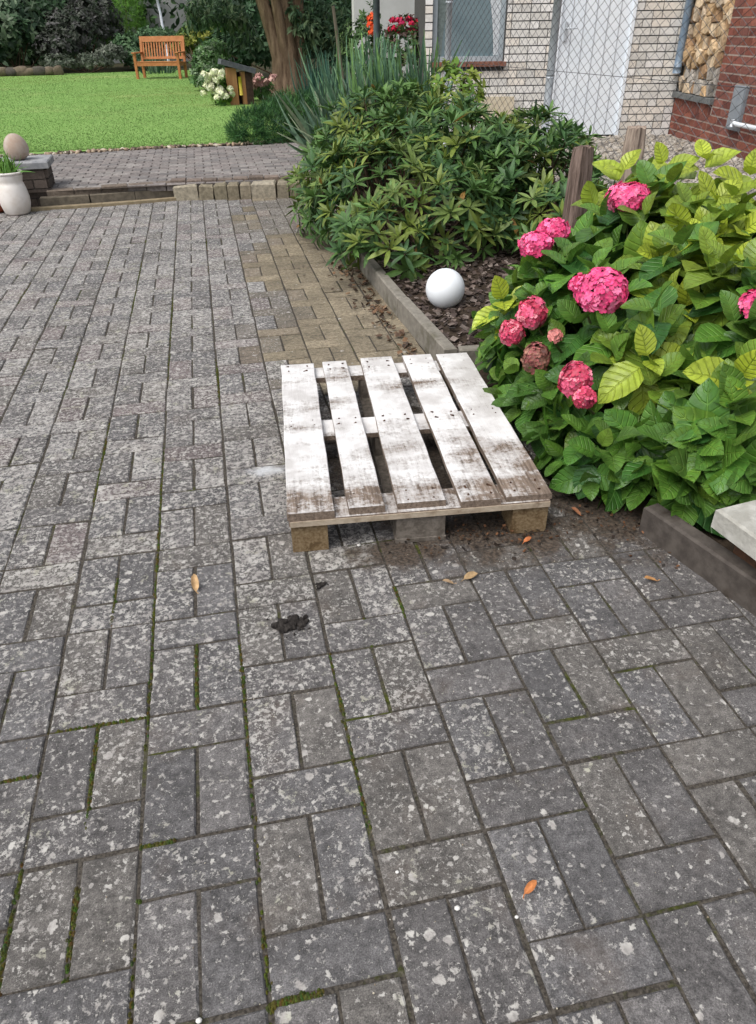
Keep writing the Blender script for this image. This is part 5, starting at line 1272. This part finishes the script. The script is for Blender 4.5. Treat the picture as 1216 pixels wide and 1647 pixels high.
# what stands far behind
b = MB(); b.box((0, 0, .95), (4.6, .2, 2.1), 0, .01); o = b.build('garden_wall', simple('render_grey', (0.36, 0.37, 0.36), (0.44, 0.45, 0.43), 2, .9, .1, .2)); q = at(272, 40, 27.5); o.location = (q[0], q[1], .05); tag(o, 'pale grey garden wall far behind the bench', 'wall')
b = MB(); b.tube([(0, 0, 0), (-.05, 0, 1.6), (-.12, 0, 2.2)], .045, 10); o = b.build('pale_pole', M_white); q = at(263, 50, 25.8); o.location = (q[0] + .03, q[1], .05); tag(o, 'thin white pole standing before the grey garden wall', 'pole')
b = MB(); b.box((0, 0, .75), (1.6, .2, 1.7), 0, .01); o = b.build('garden_wall', simple('pale_wall', (0.50, 0.50, 0.48), (0.58, 0.58, 0.56), 3, .8, .2, .1)); q = at(645, 30, 12.0); o.location = (q[0], q[1], .05); tag(o, 'pale wall panel showing above the crimson flowers', 'wall')
rr = random.Random(4); ce = at(-30, 122, 20.6); de = at(105, 120, 21.0)
M_sand = tinted_mat('sandstone_block', 'object', 12, .85, .3, .4)
for i in range(9):
    b = MB(); V0, F0, _ = ico_t(2); k_ = np.array([rr.uniform(.13, .21), .14, rr.uniform(.10, .18)]); d_ = 1 + .12 * np.sin(V0 @ np.array([rr.uniform(-4, 4) for _ in range(3)])); V1 = np.sign(V0) * np.abs(V0) ** .7 * d_[:, None] * k_ + np.array([0, 0, .12])
    b.add(V1.tolist(), [tuple(f) for f in F0.tolist()], True); o = b.build('border_stone', M_sand); f = (i + .5) / 9
    o.location = (ce[0] + (de[0] - ce[0]) * f, ce[1] + (de[1] - ce[1]) * f - .3, .1); o.rotation_euler = (rr.gauss(0, .05), rr.gauss(0, .05), rr.gauss(0, .2)); o.color = (*(np.array((0.17, 0.135, 0.095) if i % 3 else (0.085, .075, .062)) * rr.uniform(.6, 1.1)).tolist(), 1)
    tag(o, 'rough tan border stone in the row below the dark bush', 'stone', 'border stones at the far end of the lawn')

# a few leaves in the pot
clump('pot_plant', (-1.225, 5.43, .28), 46, (.08, .17), .16, .7, (0, 0), [(0.08, 0.19, 0.03), (0.12, 0.25, 0.04)], 'small green plant growing in the white pot', 'plant', 141, (.2, .7), 20, .05)

# ------------------------------------------------------------------ small things lying on the paving
M_dry = tinted_mat('dry_leaf', 'object', 90, .7, .3, .3)
def dry_leaf(u_xy, ln, rz, col, label, curl=.4, tilt=0.1):
    V, F, uv = leaf_tmpl(1, .5, 6, 2, .5, -curl * .4, 1.6, .02, .6)
    b = MB(); ln *= .85; col = tuple(np.array(col) * np.array([.8, .85, 1.0]))
    b.add([(x * ln, (y - .5) * ln, z * ln * (1 + curl) + .004) for x, y, z in V], [tuple(f) for f in F], True)
    b.tube([(0, -.5 * ln, .004), (0.004, -.75 * ln, .006)], .0012, 5)
    o = b.build('dry_leaf', M_dry); o.location = (u_xy[0], u_xy[1], 0.002); o.rotation_euler = (tilt, 0.1, rz); o.color = (*col, 1); tag(o, label, 'leaf', 'fallen leaves on the paving')
dry_leaf((.637, -.523), .031, rad(-65), (0.55, 0.20, 0.06), 'orange brown fallen leaf nearest the viewer on a grey block', .8)
dry_leaf((.100, .405), .046, rad(8), (0.58, 0.36, 0.16), 'curled tan fallen leaf left of the dark soil clumps', .9)
dry_leaf((1.240, .164), .042, rad(80), (0.52, 0.26, 0.09), 'slim orange fallen leaf near the dark kerb')
dry_leaf((1.002, .401), .032, rad(-70), (0.50, 0.16, 0.05), 'small reddish fallen leaf below the right pallet block')
dry_leaf((.80, .285), .05, rad(-75), (0.42, 0.27, 0.12), 'flattened tan fallen leaf on the wet patch in front of the pallet', .1)
dry_leaf((.735, .275), .035, rad(60), (0.34, 0.22, 0.11), 'small dull brown fallen leaf next to the flattened one', .1)
dry_leaf((1.19, .50), .04, rad(30), (0.30, 0.12, 0.05), 'brown fallen leaf between the pallet and the hydrangea')
M_clump = simple('black_soil', (0.016, 0.014, 0.013), (0.050, 0.044, 0.040), 90, .95, .1, .9, src='obj')
def clod(loc, parts, label, seed):
    rr = np.random.default_rng(seed); b = MB(); V0, F0, _ = ico_t(1)
    for (x, y, sx, sy, sz) in parts:
        d = 1 + .28 * np.sin(V0 @ rr.normal(size=3) * 4 + rr.random() * 6) + .18 * np.sin(V0 @ rr.normal(size=3) * 9) + rr.normal(size=len(V0)) * .06
        V = V0 * d[:, None] * np.array([sx, sy, sz]) + np.array([x, y, sz * .45]); b.add(V.tolist(), [tuple(f) for f in F0.tolist()], False)
    o = b.build('soil_clump', M_clump); o.location = loc; tag(o, label, 'soil', kind='stuff')
cr = np.random.default_rng(5)
def crumbs(cx, cy, sx, sy, n, s0, s1): return [(cx + cr.normal() * sx, cy + cr.normal() * sy, *(cr.uniform(s0, s1) * np.array([1.1, .9, .85]))) for _ in range(n)]
clod((.328, .208, 0), crumbs(0, 0, .020, .010, 34, .004, .012) + crumbs(.012, .018, .012, .006, 12, .003, .007) + crumbs(0, 0, .034, .018, 26, .0015, .004), 'larger black soil clump on the grey blocks left of the pallet front', 1)
clod((.419, .343, 0), crumbs(0, 0, .010, .005, 16, .003, .007) + crumbs(0, 0, .018, .008, 10, .0012, .003), 'smaller black soil clump near the left pallet block', 2)
M_wp = simple('white_pebble', (0.62, 0.60, 0.56), (0.72, 0.71, 0.68), 40, .6, .3, .1, src='obj')
for (xy, s, l) in (((.544, .49), .006, 'white pebble just in front of the pallet'), ((.511, -.526), .0058, 'white pebble in a joint near the orange leaf'), ((.098, -.60), .0055, 'white pebble on a block at the lower left'), ((.43, -.445), .004, 'tiny white pebble left of the nearest joint crossing'), ((.60, -.56), .004, 'tiny cream pebble beside the nearest leaf')):
    V0, F0, _ = ico_t(1); b = MB(); b.add((V0 * np.array([s, s * .8, s * .6]) + np.array([0, 0, s * .5])).tolist(), [tuple(f) for f in F0.tolist()], True); o = b.build('pebble', M_wp); o.location = (*xy, 0.0); tag(o, l, 'pebble')
# sand grains and crumbs on the paving
rng = np.random.default_rng(151); n = 900
x = rng.uniform(-.6, 1.25, n); y = rng.uniform(-.75, 1.4, n)
tag(rubble('grit', np.c_[x, y, np.full(n, .0008)], .0006, .0018, .7, tints(rng, n, [(0.4, 0.38, 0.33), (0.25, 0.2, 0.14), (0.06, 0.05, 0.04), (0.5, 0.45, 0.35)]), M_peb, rng), 'fine grit scattered over the grey paving', 'grit', kind='stuff')
